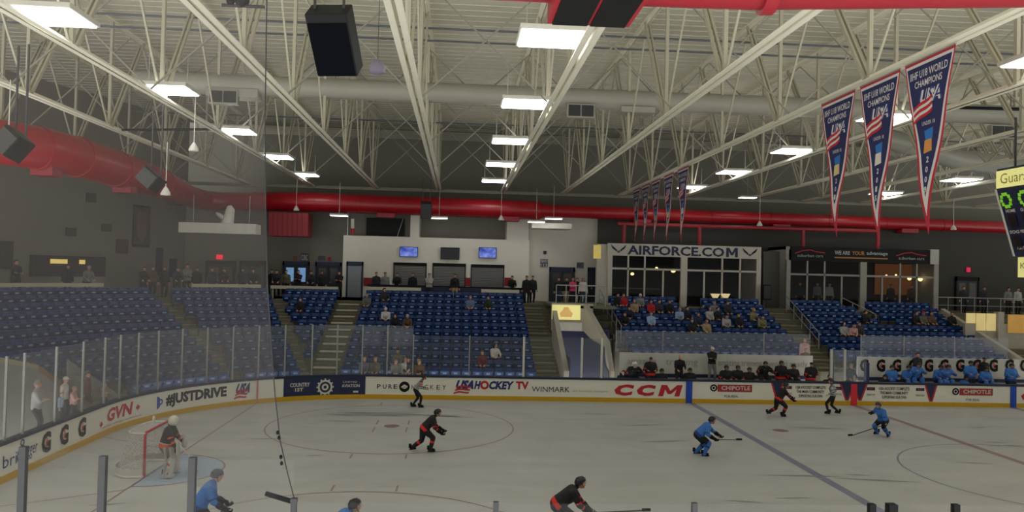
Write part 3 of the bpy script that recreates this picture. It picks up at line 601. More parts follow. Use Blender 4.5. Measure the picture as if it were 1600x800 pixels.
sign(470,396,482,409,30.9,M('sign_blue_grey',(70,74,92),.6),'blue-grey wall sign above the bright doors',['CONC']); sign(497,400,508,406,30.9,M('sign_blue_grey2',(76,80,96),.6),'small blue-grey sign above the dark doors'); sign(458,400,464,407,30.9,M('sign_brown',(130,80,50),.6),'tiny orange-brown sign above the bright doors'); sign(512,402,517,408,30.9,redb,'tiny red sign above the dark doors')
sign(844,405,856,417,29.95,M('sign_blue_grey3',(90,94,112),.6),'square blue-grey notice left of the doorway above the tunnel',['SEATS','112'],white); sign(901,410,912,419,29.95,M('sign_grey3',(120,120,128),.6),'small grey notice right of the doorway above the tunnel',['INFO'],char)
sign(849,392,854,397,29.95,char,'tiny dark plate high on the pale wall',name='wall_plate',cat='plate')
e=sign(927,383,939,404,26.05,M('lit_yellow',(214,190,104),.5,noise=.2,emit=.35),'yellow lit square sign at the left side of the white lettered suite',name='lit_sign')
door(7,321,369,408,445,30.95,'glazed double doors behind the crowd left of the bright doors',M('door_dark4',(58,56,54),.5),M('door_fr',(46,46,46),.6),True,M('door_glass4',(96,94,86),.3))
door(8,374,416,408,445,30.95,'dark double doors at the edge of the netting',M('door_dark4',(58,56,54),.5),M('door_fr',(46,46,46),.6),True)
# white reflection at left, modelled as a hanging panel with a curved body
a_=at(284,364,22.6);c_=at(404,351,22.6); e=empty('white_reflection',((a_.x+c_.x)/2,22.6,a_.z),label='long white reflection shaped as a panel below the red duct with a curved top',cat='reflected_image')
MB().box((a_.x-e.location.x,-.6,0),(c_.x-e.location.x,.6,c_.z-a_.z)).obj('panel',white,e,bevel=.03)  # panel: flat part of the white reflection
p=at(355,337,22.6)-e.location; MB().tube([(p.x-.0,0,.46),(p.x+.05,0,.75),(p.x+.12,0,1.1),(p.x+.16,0,1.4),(p.x+.12,0,1.62)],[.42,.33,.28,.25,.12],14).ell((p.x-.3,0,.85),(.42,.2,.13),12,0,Matrix.Translation((p.x-.1,0,.9))@Matrix.Rotation(.6,4,'Y')@Matrix.Translation((-p.x+.1,0,-.9))).obj('curved_reflection',white,e,smooth=True)
MB().bar((-1.5,0,.4),(-1.5,0,2.2),.03).bar((1.6,0,.4),(1.6,0,2.2),.03).obj('hanger',steel,e)
# ================================================================ glazed suites
def suite(px0,px1,ytop,ysign,Y,label,posts,pillars,trans,signmat,framem,interior):
    x0=at(px0,430,Y).x;x1=at(px1,430,Y).x; zt=at((px0+px1)/2,ytop,Y).z; zs=at((px0+px1)/2,ysign,Y).z; ztr=at((px0+px1)/2,trans,Y).z
    e=empty('glazed_suite',((x0+x1)/2,Y,CZ),label=label,cat='suite'); L=lambda n_,mb,m,**k:local_obj(n_,mb,m,e,**k)
    L('roof',MB().box((x0,Y+.1,zt-.2),(x1,Y+3,zt)),framem); L('side_wall',MB().box((x0,Y+.05,CZ),(x0+.2,Y+3,zt)),framem); L('side_wall',MB().box((x1-.2,Y+.05,CZ),(x1,Y+3,zt)),framem)
    L('inner_wall',MB().box((x0+.2,Y+2.8,CZ),(x1-.2,Y+2.95,zt-.2)),interior)
    L('sign_band',MB().box((x0+(.0 if signmat is not blk else .3),Y-.08,zs),(x1-(.0 if signmat is not blk else .5),Y+.1,zt)),signmat)
    for a0,a1 in pillars: L('pillar',MB().box((at(a0,430,Y).x,Y-.12,CZ-.1),(at(a1,430,Y).x,Y+.15,zs+(0 if signmat is not blk else .02))),framem)
    for px,full_ in posts:
        x=at(px,430,Y).x; L('mullion',MB().box((x-.05,Y-.05,CZ),(x+.05,Y+.06,zs if full_ else ztr)),framem)
    L('transom',MB().box((x0,Y-.05,ztr-.06),(x1,Y+.05,ztr+.06)),framem)
    L('glazing',MB().box((x0+.1,Y,CZ),(x1-.1,Y+.015,zs)),glass_mat('suite_glass_%d'%px0,(20,22,24),.12,ior=1.1))
    return e,x0,x1,zt,zs
YS=26.0
e,x0,x1,zt,zs=suite(948,1188,383,402,YS,'white-framed glazed suite with AIRFORCE.COM lettering above its windows',((981,1),(1007,1),(1036,0),(1100,0),(1128,1),(1156,1)),((949,956),(1063,1073),(1181,1188)),422,M('suite_white',(196,190,178),.6),M('suite_white',(196,190,178),.6),M('suite_in',(26,28,30),.8))
fn=plane((0,YS-.09,0),(1,0,0),(0,0,1)); tm=MB(); X_=lambda px:at(px,393,YS).x
text(tm,'AIRFORCE.CO',fn,X_(980),X_(1131),zs+.08,zt-.1,.01,.03); letter_m(tm,fn,X_(1134),X_(1152),zs+.08,zt-.1,.01); local_obj('lettering',tm,M('air_navy',(22,32,66),.6),e)
for px in (966,1171):
    m_=MB();cx=X_(px);cz=(zs+zt)/2
    for s in(-1,1):
        for k in range(3): m_.prism([(cx+s*(.03+.13*k),cz-.2+.09*k),(cx+s*(.13+.13*k),cz-.12+.09*k),(cx+s*(.34+.07*k),cz+.1+.08*k),(cx+s*(.36+.05*k),cz+.2+.05*k),(cx+s*(.12+.11*k),cz+.0+.06*k)],fn,.0,.012)
    m_.prism([(cx-.06,cz-.12),(cx,cz-.24),(cx+.06,cz-.12),(cx,cz-.04)],fn,0,.012); local_obj('wing_emblem',m_,M('air_navy2',(52,60,84),.6),e)
bulb=M('warm_bulb',(255,214,150),.5,noise=0,emit=2.2)
for px,py,r in ((988,428,.12),(1026,419,.1),(1052,423,.16)): p=at(px,py,YS+1.2); local_obj('lamp',MB().ell(p,(r,r,r*.8)),bulb,e,smooth=True)
local_obj('inner_ledge',MB().box((at(957,449,YS+.8).x,YS+.6,at(957,451,YS+.8).z),(at(1030,449,YS+.8).x,YS+1.0,at(957,449,YS+.8).z)),M('wood_ledge',(96,80,50),.6),e)
for px in (1118,1134): p=at(px,462,YS-.3); MB().add([(p.x-.3,YS-.3,p.z+.12),(p.x+.3,YS-.3,p.z+.12),(p.x+.14,YS-.3,p.z-.14),(p.x-.14,YS-.3,p.z-.14),(p.x-.3,YS-.15,p.z+.12),(p.x+.3,YS-.15,p.z+.12),(p.x+.14,YS-.15,p.z-.14),(p.x-.14,YS-.15,p.z-.14)],[(0,1,2,3),(7,6,5,4),(0,4,5,1),(1,5,6,2),(2,6,7,3),(3,7,4,0)]).obj('wall_lamp_shade',M('shade_glow',(232,214,160),.5,noise=0,emit=.5),label='pale wedge-shaped lamp shade at the suite window foot, %s one'%('left' if px<1120 else 'right'),cat='lamp')
e,x0,x1,zt,zs=suite(1228,1465,388,410,YS,'glazed suite with black lettered band and warm light inside',((1261,1),(1288,1),(1315,0),(1378,0),(1406,1),(1432,1)),((1228,1234),(1343,1353),(1458,1465)),431,blk,M('suite_trim',(150,148,140),.6),M('suite_in2',(40,30,22),.8))
fn=plane((0,YS-.09,0),(1,0,0),(0,0,1)); tm=MB(); cz=(zs+zt)/2
text(tm,'WE ARE',fn,X_(1303),X_(1327),cz+.0,cz+.26,.01,.03,0); text(tm,'YOUR',fn,X_(1330),X_(1350),cz+.0,cz+.26,.01,.03,1); text(tm,'advantage',fn,X_(1353),X_(1386),cz-.02,cz+.26,.01,.02,0); tm.box((X_(1303),YS-.1,cz-.22),(X_(1386),YS-.09,cz-.14),1)
for c in (1263,1421):
    text(tm,'suburban cars',fn,X_(c-18),X_(c+22),cz-.2,cz-.02,.01,.0,0)
    pts=[at(c-22,0,YS).x*0+X_(c-22)]; tm.tube([(X_(c-22),YS-.1,cz+.02),(X_(c-10),YS-.1,cz+.2),(X_(c+2),YS-.1,cz+.26),(X_(c+10),YS-.1,cz+.16),(X_(c+25),YS-.1,cz+.08)],.03,6,2)
local_obj('lettering',tm,[M('letter_grey',(170,170,168),.6),M('letter_gold',(170,120,60),.6),redtxt],e)
local_obj('side_bracket',MB().box((at(1452,400,YS).x,YS-.15,zs),(at(1465,400,YS).x,YS+.1,zt+.05)),M('suite_trim2',(176,174,166),.6),e)
local_obj('lamplight_glow_panel',MB().box((at(1368,420,YS+2.6).x,YS+2.6,CZ+1),(at(1428,420,YS+2.6).x,YS+2.7,zs)),M('warm_wall_glow',(120,74,36),.7,emit=.25),e)  # wall made to glow, painting in the orange lamplight of the room
for px,py,r in ((1421,435,.13),(1438,436,.15),(1385,431,.08),(1400,430,.07)): p=at(px,py,YS+1.2); local_obj('lamp',MB().ell(p,(r,r,r)),bulb,e,smooth=True)
MB().box((at(1190,470,27.2).x,27.0,CZ),(at(1228,470,27.2).x,27.2,7.6)).obj('wall_between_suites',M('wall_dark2',(92,92,86),.8),kind='structure',label='grey wall between the two suites',cat='wall')
e=empty('loudspeaker',at(1197,456,25.4),label='black speaker on a stand right of the lettered suite',cat='loudspeaker'); MB().box((-.28,-.2,-.5),(.28,.2,.45)).obj('cabinet',blk,e,bevel=.03); MB().box((-.22,-.22,-.42),(.22,-.2,.38)).obj('grille',char,e); MB().bar((0,0,-.5),(0,0,CZ-e.location.z),.06).obj('stand',char,e)
# white wedge wall left of suite
a_=at(932,380,26.5);c_=at(950,480,26)
MB().box((a_.x,26.1,CZ),(c_.x+.05,26.6,7.75)).obj('wall_return',M('suite_white',(196,190,178),.6),kind='structure',label='white wall return left of the lettered suite',cat='wall')
# ================================================================ tunnel portal
pw=M('portal_white',(168,162,148),.6,0,.06,3); pb=M('portal_blue',(28,36,68),.6,0,.15,3)
e=empty('tunnel_portal',(-11.8,17.5,0),label='white-edged player tunnel portal with a blue interior',cat='tunnel'); L=lambda n_,mb,m,**k:local_obj(n_,mb,m,e,**k)
yP=19.2
tl=at(862,505,yP); tr_=at(912,505,yP); hd=at(875,517,yP).z; tp=at(880,474,yP).z
L('header',MB().box((tl.x,yP,hd),(tr_.x+.5,yP+.3,tp)),pw)
L('left_wing_wall',MB().add([(-13.6,yP,1.7),(-13.6,14.0,.1),(-13.6,14.0,1.25),(-13.6,yP,tp-.35),(-13.35,yP,1.7),(-13.35,14.0,.1),(-13.35,14.0,1.25),(-13.35,yP,tp-.35)],[(0,1,2,3),(7,6,5,4),(0,4,5,1),(1,5,6,2),(2,6,7,3),(3,7,4,0)]),pw)
r0=at(912,474,yP);r1=at(945,545,16.4);r2=at(952,590,14.2)
L('wing_lining',MB().box((-13.34,14.0,-.05),(-13.3,yP,1.9)).bar((r0.x-.02,yP,1.25),(r1.x-.03,16.4,.9),.03,2.6).bar((r1.x-.03,16.4,.6),(r2.x-.03,14.2,.4),.03,1.6),pb)
L('right_wing_wall',MB().add([(r0.x,yP,at(912,517,yP).z),(r1.x,16.4,at(945,552,16.4).z),(r2.x,14.2,at(952,600,14.2).z),(r2.x,14.2,r2.z+.3),(r1.x,16.4,r1.z+.35),(r0.x,yP,tp)]+[(r0.x+.25,yP,at(912,517,yP).z),(r1.x+.25,16.4,at(945,552,16.4).z),(r2.x+.25,14.2,at(952,600,14.2).z),(r2.x+.25,14.2,r2.z+.3),(r1.x+.25,16.4,r1.z+.35),(r0.x+.25,yP,tp)],[(0,1,2,3,4,5),(11,10,9,8,7,6),(0,6,7,1),(1,7,8,2),(2,8,9,3),(3,9,10,4),(4,10,11,5),(5,11,6,0)]),pw)
L('inner_lining',MB().box((-13.3,yP+.3,-.05),(-13.2,21.5,hd)).box((-10.5,yP+.3,-.05),(-10.4,21.5,hd)).box((-13.3,21.5,-.05),(-10.4,21.6,hd)).box((-13.3,yP+.3,hd),(-10.4,21.6,hd+.1)),pb)
L('deck_slab',MB().box((-13.5,yP,tp-.25),(-10.1,25,tp-.12)),conc)
sg=sign(862,477,907,499,yP-.05,M('sign_yellow_lit',(232,222,146),.5,noise=.12,scale=2,emit=.5),'lit pale yellow sign over the tunnel mouth',name='lit_sign')
m_=MB(); fn=plane((0,-.04,0),(1,0,0),(0,0,1)); m_.prism([(-.3,-.25),(.3,-.25),(.36,-.05),(.2,.1),(.12,.28),(-.12,.28),(-.2,.1),(-.36,-.05)],fn,0,.01); m_.obj('emblem',M('sign_orange',(226,184,110),.5,emit=.3),sg)
MB().box((at(862,512,yP-.1).x,yP-.12,at(862,516,yP).z),(at(909,512,yP-.1).x,yP-.02,at(862,503,yP).z)).obj('sill',M('sill_white',(196,192,182),.5),label='white ledge with a red mark under the lit tunnel sign',cat='ledge')
# railing over tunnel
def railing(pts,h,label,name='guard_rail',n_=4,m=steel):
    e=empty(name,pts[0],label=label,cat='railing'); m_=MB(); P=[Vector(p)-Vector(pts[0]) for p in pts]
    m_.tube([p+Vector((0,0,h)) for p in P],.03,8).tube([p+Vector((0,0,h*.5)) for p in P],.02,8); m_.obj('rail',m,e)
    for i in range(len(P)-1):
        for k in range(n_+1):
            q=P[i].lerp(P[i+1],k/n_); MB().tube([q,q+Vector((0,0,h))],.025,8).obj('baluster',m,e)
railing([(-13.4,yP+.1,tp-.12),(-10.7,yP+.1,tp-.12)],1.1,'grey guard rail above the lit tunnel sign',n_=5)
railing([(-10.2,24,4.0),(-9.9,18.9,2.2)],.95,'sloping grey rail beside the stairs left of the lettered suite',n_=5)
railing([(1.3,23.9,3.9),(.85,18.5,2.1)],.9,'sloping grey rail right of the stairs between suites',n_=4)
railing([(4.9,24.2,3.9),(5.7,21.6,3.0)],.9,'short sloping rail in front of the black banded suite',n_=3)
# small stair and steps by suite 2
railing([(11.0,24.4,3.95),(17,24.4,3.95)],1.0,'long grey guard rail at the far right concourse',n_=7)
# right tunnel
e=empty('tunnel_portal',(13,18,0),label='second tunnel portal with yellow lit panels at the far right',cat='tunnel'); L=lambda n_,mb,m,**k:local_obj(n_,mb,m,e,**k)
ylo=19.6; lit=M('panel_lit',(226,206,140),.5,noise=.25,scale=1.5,emit=.35)
a_=at(1508,516,ylo);c_=at(1556,490,ylo); w3=(c_.x-a_.x)/3
for k in range(3): L('lit_panel',MB().box((a_.x+w3*k+.03,ylo-.06,a_.z+(0 if k else .4)),(a_.x+w3*(k+1)-.03,ylo,c_.z)),lit)
a2=at(1574,520,ylo);c2=at(1605,492,ylo); L('lit_panel',MB().box((a2.x,ylo-.06,a2.z),(c2.x+2,ylo,c2.z)),M('panel_amber',(200,150,70),.5,noise=.3,scale=1.5,emit=.25))
L('pillar',MB().box((c_.x+.02,ylo-.2,.4),(c_.x+.35,ylo+.2,c_.z+.1)),pw)
L('sloping_wall',MB().add([(10.2,22.5,3.6),(10.85,15.8,.6),(10.85,15.8,1.7),(10.2,22.5,4.3),(10.45,22.5,3.6),(11.1,15.8,.6),(11.1,15.8,1.7),(10.45,22.5,4.3)],[(0,1,2,3),(7,6,5,4),(0,4,5,1),(1,5,6,2),(2,6,7,3),(3,7,4,0)]),pw)
L('lower_wall',MB().box((a_.x,ylo,.2),(c2.x+2,ylo+.2,a_.z+.4)),pw)
# left end tunnel with parapets (behind curved glass)
e=empty('stair_parapet',(-32.5,3.5,0),label='grey sloping stair parapet with yellow edge behind the left glass',cat='parapet'); L=lambda n_,mb,m,**k:local_obj(n_,mb,m,e,**k)
pg=M('parapet_grey',(112,110,104),.7,0,.15,3)
def slab(p,q,zb0,zb1,zt0,zt1,t=.15):
    p=Vector(p);q=Vector(q);d=(q-p).normalized();n_=Vector((-d.y,d.x,0))*t; P=[(p,zb0),(q,zb1),(q,zt1),(p,zt0)]
    return MB().add([a+Vector((0,0,z)) for a,z in P]+[a+n_+Vector((0,0,z)) for a,z in P],[(0,1,2,3),(7,6,5,4),(0,4,5,1),(1,5,6,2),(2,6,7,3),(3,7,4,0)])
def g2(px,py,Y): p=at(px,py,Y); return (p.x,p.y,0),p.z
(p,z0),(q,z1)=g2(107,562,5.2),g2(188,618,6.4)
L('panel',slab(p,q,z0-1.1,z1-.5,z0,z1),pg)
(p,z0),(q,z1)=g2(-10,556,1.0),g2(60,570,2.9); (q2,z2)=g2(160,645,5.6)
L('edge_beam',slab(p,q,z0-.15,z1-.15,z0,z1),M('parapet_edge',(140,128,92),.7)); L('edge_beam',slab(q,q2,z1-.2,z2-.2,z1,z2),M('parapet_brown',(112,84,44),.7)); L('panel',slab(p,q,z0-2.6,z1-2.2,z0-.15,z1-.15),pg); L('panel',slab(q,q2,z1-2.2,z2-.6,z1-.2,z2-.2),pg)
# ================================================================ team benches
bw=M('bench_wall_white',(196,194,186),.6,0,.05,2); YB=15.4
def zY(px,py,Y): return at(px,py,Y).z
e=empty('bench_wall',(-5,YB,0),label='white board with grey script behind the bench in black jerseys',cat='bench wall'); L=lambda n_,mb,m,**k:local_obj(n_,mb,m,e,**k)
x0,x1=at(968,570,YB).x,at(1270,570,YB).x; zt,zb=zY(1100,553,YB),zY(1100,586,YB)
L('board',MB().box((x0,YB,0),(x1,YB+.1,zt)),bw); L('dark_rail',MB().box((x0,YB-.05,zb-.12),(x1,YB,zb+.04)),navy)
tm=MB(); fn=plane((0,YB-.01,0),(1,0,0),(0,0,1))
for a0,a1,t in ((980,1025,'amazing'),(1040,1090,'training'),(1122,1190,'amazing training'),(1200,1262,'world ready')): text(tm,t,fn,at(a0,570,YB).x,at(a1,570,YB).x,zb+.38,zb+.78,.005,0)
L('lettering',tm,M('script_grey',(150,150,148),.6))
e=empty('bench_wall',(8,YB,0),label='white board with a row of black G marks behind the bench in blue jerseys',cat='bench wall'); L=lambda n_,mb,m,**k:local_obj(n_,mb,m,e,**k)
x2,x3=at(1340,570,YB).x,17.0; L('board',MB().box((x2,YB,0),(x3,YB+.1,zt)),bw); L('dark_rail',MB().box((x2,YB-.05,zb-.12),(x3,YB,zb+.04)),navy)
for px in (1350,1376,1401,1426,1451,1475,1500,1526,1552,1577,1600):
    s=at(px,570,YB).x; m_=MB(); gletter(m_,s,.46,zY(px,581,YB),zY(px,561,YB),fn); L('g_mark',m_,[blk,boltr])
# seats benches + raised floor
for a0,a1,l in ((968,1275,'player bench behind the boards, in front of the white script board'),(1345,1640,'player bench behind the boards, in front of the row of G marks')):
    xa_,xb_=at(a0,580,14.6).x,at(a1,580,14.6).x; e=empty('player_bench',((xa_+xb_)/2,14.6,0),label=l,cat='bench'); w=(xb_-xa_)/2
    MB().box((-w,-1.35,0),(w,.75,.3)).obj('platform',char,e); MB().box((-w,-.0,.72),(w,.4,.78)).obj('seat',cream,e)
    for k in range(5): MB().box((-w+.2+k*(2*w-.4)/4-.04,.05,.3),(-w+.2+k*(2*w-.4)/4+.04,.35,.72)).obj('leg',steel,e)
# glass between/behind benches
gh=glass_mat('rink_glass_haze',(170,176,190),.14)
def bpanel(px0,px1,ztop,zb_,Y,label,postm=steel,group=None,pm=.05,cap=None): a_=at(px0,560,Y).x;b_=at(px1,560,Y).x; gpanel((a_,Y,0),(b_,Y,0),zb_,ztop,label,group,post=pm,mat=gh,postm=postm,cap=cap)
zt2=zY(1100,519,YB+.2)
for a0,a1,l in ((962,1035,'left glass panel behind the black team bench'),(1035,1193,'wide middle glass panel behind the black team bench'),(1193,1266,'right glass panel behind the black team bench'),(1345,1412,'left glass panel behind the blue team bench'),(1412,1491,'middle glass panel behind the blue team bench'),(1491,1575,'right glass panel behind the blue team bench')): bpanel(a0,a1,zt2,zt+.02,YB+.2,l,pm=.04)
for a0,a1,l in ((1299,1320,'narrow glass panel left of the scorekeeper box'),(1320,1354,'glass panel in front of the scorekeeper box')):
    bpanel(a0,a1,2.55,1.1,13.4,l,postm=M('post_white',(190,190,186),.5),pm=.1)
for px in (1299,1354): p=at(px,580,13.6); MB().box((p.x-.09,13.5,0),(p.x+.09,13.68,1.95)).obj('bench_divider_post',navy,label='navy padded divider post %s'%('right of the black team bench' if px<1320 else 'left of the blue team bench'),cat='post')
# ================================================================ goal
gx=-27.13
e=empty('goal_net',(gx,0,0),label='red-framed hockey goal with white netting at the left end',cat='goal')
m_=MB(); R_=.03
m_.tube([(0,-.915,0),(0,-.915,1.16),(0,-.86,1.22),(0,.86,1.22),(0,.915,1.16),(0,.915,0)],R_+.008,10); m_.obj('front_frame',red,e,smooth=True)
base=[(0,-.915,.03)]+[(-1.02*math.sin(t),-.915-.25*math.sin(2*t)+.0,.03) if 0 else (-.5*math.sin(t)*2.0,-.915*math.cos(t)-.2*math.sin(2*t),.03) for t in [i*PI/16 for i in range(1,16)]]+[(0,.915,.03)]
MB().tube(base,.035,8).obj('base_frame',M('frame_white',(206,204,198),.5),e,smooth=True)
topb=[(0,-.9,1.2),(-.42,-.86,1.2),(-.56,-.6,1.2),(-.56,.6,1.2),(-.42,.86,1.2),(0,.9,1.2)]; MB().tube(topb,.025,8).obj('top_frame',M('frame_white',(206,204,198),.5),e,smooth=True)
netm=bpy.data.materials.new('goal_netting'); netm.use_nodes=True; nt=netm.node_tree; nt.nodes.clear(); o_=nt.nodes.new('ShaderNodeOutputMaterial'); t_=nt.nodes.new('ShaderNodeBsdfTransparent'); d_=nt.nodes.new('ShaderNodeBsdfDiffuse'); d_.inputs[0].default_value=(.62,.6,.56,1); x_=nt.nodes.new('ShaderNodeMixShader'); x_.inputs[0].default_value=.42
v_=nt.nodes.new('ShaderNodeTexChecker'); v_.inputs['Scale'].default_value=22; c_=nt.nodes.new('ShaderNodeTexCoord'); nt.links.new(c_.outputs['Object'],v_.inputs[0]); ma=nt.nodes.new('ShaderNodeMath'); ma.operation='MULTIPLY_ADD'; ma.inputs[1].default_value=.25; ma.inputs[2].default_value=.25; nt.links.new(v_.outputs['Fac'],ma.inputs[0]); nt.links.new(ma.outputs[0],x_.inputs[0]); nt.links.new(t_.outputs[0],x_.inputs[1]); nt.links.new(d_.outputs[0],x_.inputs[2]); nt.links.new(x_.outputs[0],o_.inputs[0])
def pl(path,t):
    L_=[(Vector(path[i+1])-Vector(path[i])).length for i in range(len(path)-1)]; T=t*sum(L_)
    for i,l in enumerate(L_):
        if T<=l or i==len(L_)-1: return Vector(path[i]).lerp(Vector(path[i+1]),min(1,T/l))
        T-=l
MB().grid(lambda u,v:pl(base,u).lerp(pl(topb,u),v)+Vector((-.12*math.sin(PI*v)*-1*0,0,0)),20,6).add([topb[i] for i in range(6)],[(0,1,2,3,4,5)]).obj('netting',netm,e)
MB().grid(lambda u,v:pl(base,u)*Vector((1,1,1)).x*1.0+Vector((0,0,0)) if 0 else Vector((pl(base,u).x*(1.02),pl(base,u).y*1.01,.02+.22*v)),20,1).obj('kick_skirt',M('skirt_white',(200,198,190),.7),e)
local_obj('water_bottle',MB().tube([(gx-.25,.35,1.24),(gx-.25,.35,1.42),(gx-.25,.35,1.46)],[.04,.04,.015],10),M('bottle_white',(214,212,204),.5),e)
# ================================================================ near boards, glass and netting
nearb=MB(); nearb.box((-21.95,-HY-.1,0),(12,-HY,1.0),0).box((-21.95,-HY-.15,1.0),(12,-HY+.03,1.07),1); nearb.obj('near_boards',[M('board_white',(226,224,212)),M('cap_navy',(24,34,62))],label='near rink boards below the picture edge',cat='rink boards')
nx=[at(px,760,-12.98).x for px in (300,460)]
ng=glass_mat('near_glass',(90,92,90),.03,ior=1.12)
a_=at(160,760,-12.9);b_=at(35,760,-12.6)
pp=[Vector((b_.x-1.2,-12.3,0)),Vector((b_.x,-12.6,0)),Vector((a_.x,-12.9,0)),Vector((nx[0],-12.98,0)),Vector((nx[1],-12.98,0))]
postn=M('near_post',(74,74,76),.6,.2)
tops=[zY(35,700,-12.6),zY(35,700,-12.6),zY(160,715,-12.9),zY(300,717,-12.98)]
for i,l in enumerate(('near tall glass panel farthest left','near tall glass panel between the first and second posts','near tall glass panel between the second and third posts','near tall glass panel with the stick bracket on its right')):
    gpanel(pp[i],pp[i+1],1.07,tops[i],l,None,post=.085,mat=ng,postm=postn)
zl=zY(460,776,-12.98)-.02; xs=[nx[1],at(775,790,-12.98).x,at(1085,790,-12.98).x,at(1362,790,-12.98).x,at(1493,790,-12.98).x,at(1700,790,-12.98).x]
zlow=zY(900,787,-12.98)
for i in range(5):
    capd=i>=3
    e=gpanel((xs[i],-12.98,0),(xs[i+1],-12.98,0),1.07,zlow,'near low glass panel '+('starting at the netting post','left of the middle of the bottom edge','right of the middle of the bottom edge','between the two black-capped posts','right of the second black-capped post')[i],None,post=.07 if not capd else .085,mat=ng,postm=postn if not capd else blk)
p=at(1393,790,-12.98); MB().box((p.x-.06,-13.04,1.07),(p.x+.06,-12.92,zlow+.02)).obj('gate_post',blk,label='black gate post beside the left black-capped post',cat='post')
MB().box((nx[1]-.04,-13.02,zlow),(nx[1]+.04,-12.94,zl+.0)).bar((nx[1],-12.98,zl-.05),at(415,771,-12.95),.05,.05,1).obj('net_bracket',[postn,blk],label='black bracket arm on top of the near glass post',cat='bracket')
rp=[at(x,y,-12.97) for x,y in ((460,780),(450,742),(438,690),(430,620),(424,540),(418,450),(415,330),(414,200),(416,60),(418,-60))]
e=empty('net_rope',rp[0],label='thin dark rope with knots hanging at the edge of the netting',cat='rope'); MB().tube([p-rp[0] for p in rp],.008,6).obj('cord',char,e)
for px,py in ((434,676),(436,684),(439,714),(440,724)): q=at(px,py,-12.97)-rp[0]; MB().ell(q,(.022,.022,.03),8).obj('knot',blk,e)
netf=bpy.data.materials.new('safety_netting'); netf.use_nodes=True; nt=netf.node_tree; nt.nodes.clear(); o_=nt.nodes.new('ShaderNodeOutputMaterial'); t_=nt.nodes.new('ShaderNodeBsdfTransparent'); d_=nt.nodes.new('ShaderNodeBsdfDiffuse'); d_.inputs[0].default_value=(.30,.28,.27,1); tl_=nt.nodes.new('ShaderNodeBsdfTranslucent'); tl_.inputs[0].default_value=(.3,.28,.27,1); ad_=nt.nodes.new('ShaderNodeMixShader'); nt.links.new(d_.outputs[0],ad_.inputs[1]); nt.links.new(tl_.outputs[0],ad_.inputs[2])
x_=nt.nodes.new('ShaderNodeMixShader'); n_=nt.nodes.new('ShaderNodeTexNoise'); n_.inputs['Scale'].default_value=.5; n_.inputs['Detail'].default_value=1; ma=nt.nodes.new('ShaderNodeMath'); ma.operation='MULTIPLY_ADD'; ma.inputs[1].default_value=.06; ma.inputs[2].default_value=.13; c_=nt.nodes.new('ShaderNodeTexCoord'); nt.links.new(c_.outputs['Object'],n_.inputs[0]); nt.links.new(n_.outputs['Fac'],ma.inputs[0]); nt.links.new(ma.outputs[0],x_.inputs[0]); nt.links.new(t_.outputs[0],x_.inputs[1]); nt.links.new(ad_.outputs[0],x_.inputs[2]); nt.links.new(x_.outputs[0],o_.inputs[0])
edge=[(p.x,p.y,p.z) for p in rp]; far_=[Vector((-23.4,-12.85,0)),Vector((-25.2,-12.3,0)),Vector((-27.6,-10.9,0)),Vector((-29.4,-8.9,0)),Vector((-30.4,-6,0)),Vector((-30.55,-4.4,0))]
ptop=10.2
def nf(u,v):
    q=pl(edge[::1],v); w=pl([Vector((q.x,q.y,0))]+far_,u); return Vector((w.x,w.y,q.z+(3.3+(ptop-3.3)*v-q.z)*min(1,u*4)))
MB().grid(nf,26,10).obj('protective_net',netf,smooth=True,label='fine grey protective netting hanging over the near left corner glass',cat='netting')
# ================================================================ hanging speakers, domes, pennants, scoreboard
def speaker(px,py,d,w,h,dep,rx,ry,rz,label,rods=2,gr=char):
    c=at(px,py,Y=CP.y+d); e=empty('hanging_speaker',c,label=label,cat='loudspeaker'); R3=Matrix.Rotation(rz,4,'Z')@Matrix.Rotation(rx,4,'X')@Matrix.Rotation(ry,4,'Y')
    MB().box((-w/2,-dep/2,-h/2),(w/2,dep/2,h/2),0,R3).obj('cabinet',blk,e,bevel=.02); MB().box((-w*.47,-dep/2-.02,-h*.48),(w*.47,-dep/2,h*.36),0,R3).obj('grille',gr,e)
    m_=MB()
    for s in(-1,1): q=R3@Vector((s*w*.35,0,h*.45)); m_.bar(q,(q.x,q.y,max(q.z+.5,(11.1 if c.z<11 else 15)-c.z)),.04)
    m_.obj('yoke',char,e)
    return e
bigsp=M('speaker_blueblack',(3,5,12),.9,spec=.1)
e=speaker(523,64,13.5,.70,1.10,.42,.70,0,-.17,'large black loudspeaker hanging near the camera at the top left',gr=bigsp)
speaker(666,328,46.2,.62,.98,.4,.15,0,0,'small black speaker hanging in front of the far red duct')
speaker(236,281,27,.75,.55,.45,-.3,.6,-.3,'tilted grey-black speaker in front of the left red duct',gr=M('sp_grey',(60,60,60),.6)); speaker(20,225,20,.65,.6,.5,-.3,.6,-.3,'tilted black speaker at the far left edge before the red duct',gr=M('sp_grey',(60,60,60),.6))
c=at(378,5,-9); e=empty('moving_light',c,label='dark stage light on a small bar at the top left',cat='stage light'); MB().tube([(-.35,0,-.05),(.4,0,-.05)],.03,8).obj('bar',char,e); MB().ell((0,0,.08),(.14,.14,.16)).ell((-.2,0,.05),(.08,.08,.1)).obj('lamp_head',blk,e,smooth=True); MB().bar((0,0,.1),(0,0,1.9),.03).obj('hanger',char,e)
c=at(590,104,-8); e=empty('hanging_dome',c,label='grey-mauve dome hanging on a thin rod beside the big speaker',cat='dome'); MB().tube([(0,0,-.14),(0,0,-.12),(0,0,0),(0,0,.1),(0,0,.14)],[.10,.145,.15,.10,.03],20).obj('dome',M('dome_mauve',(112,106,124),.5),e,smooth=True); MB().bar((0,0,.13),(0,0,3.5),.012).obj('rod',char,e)
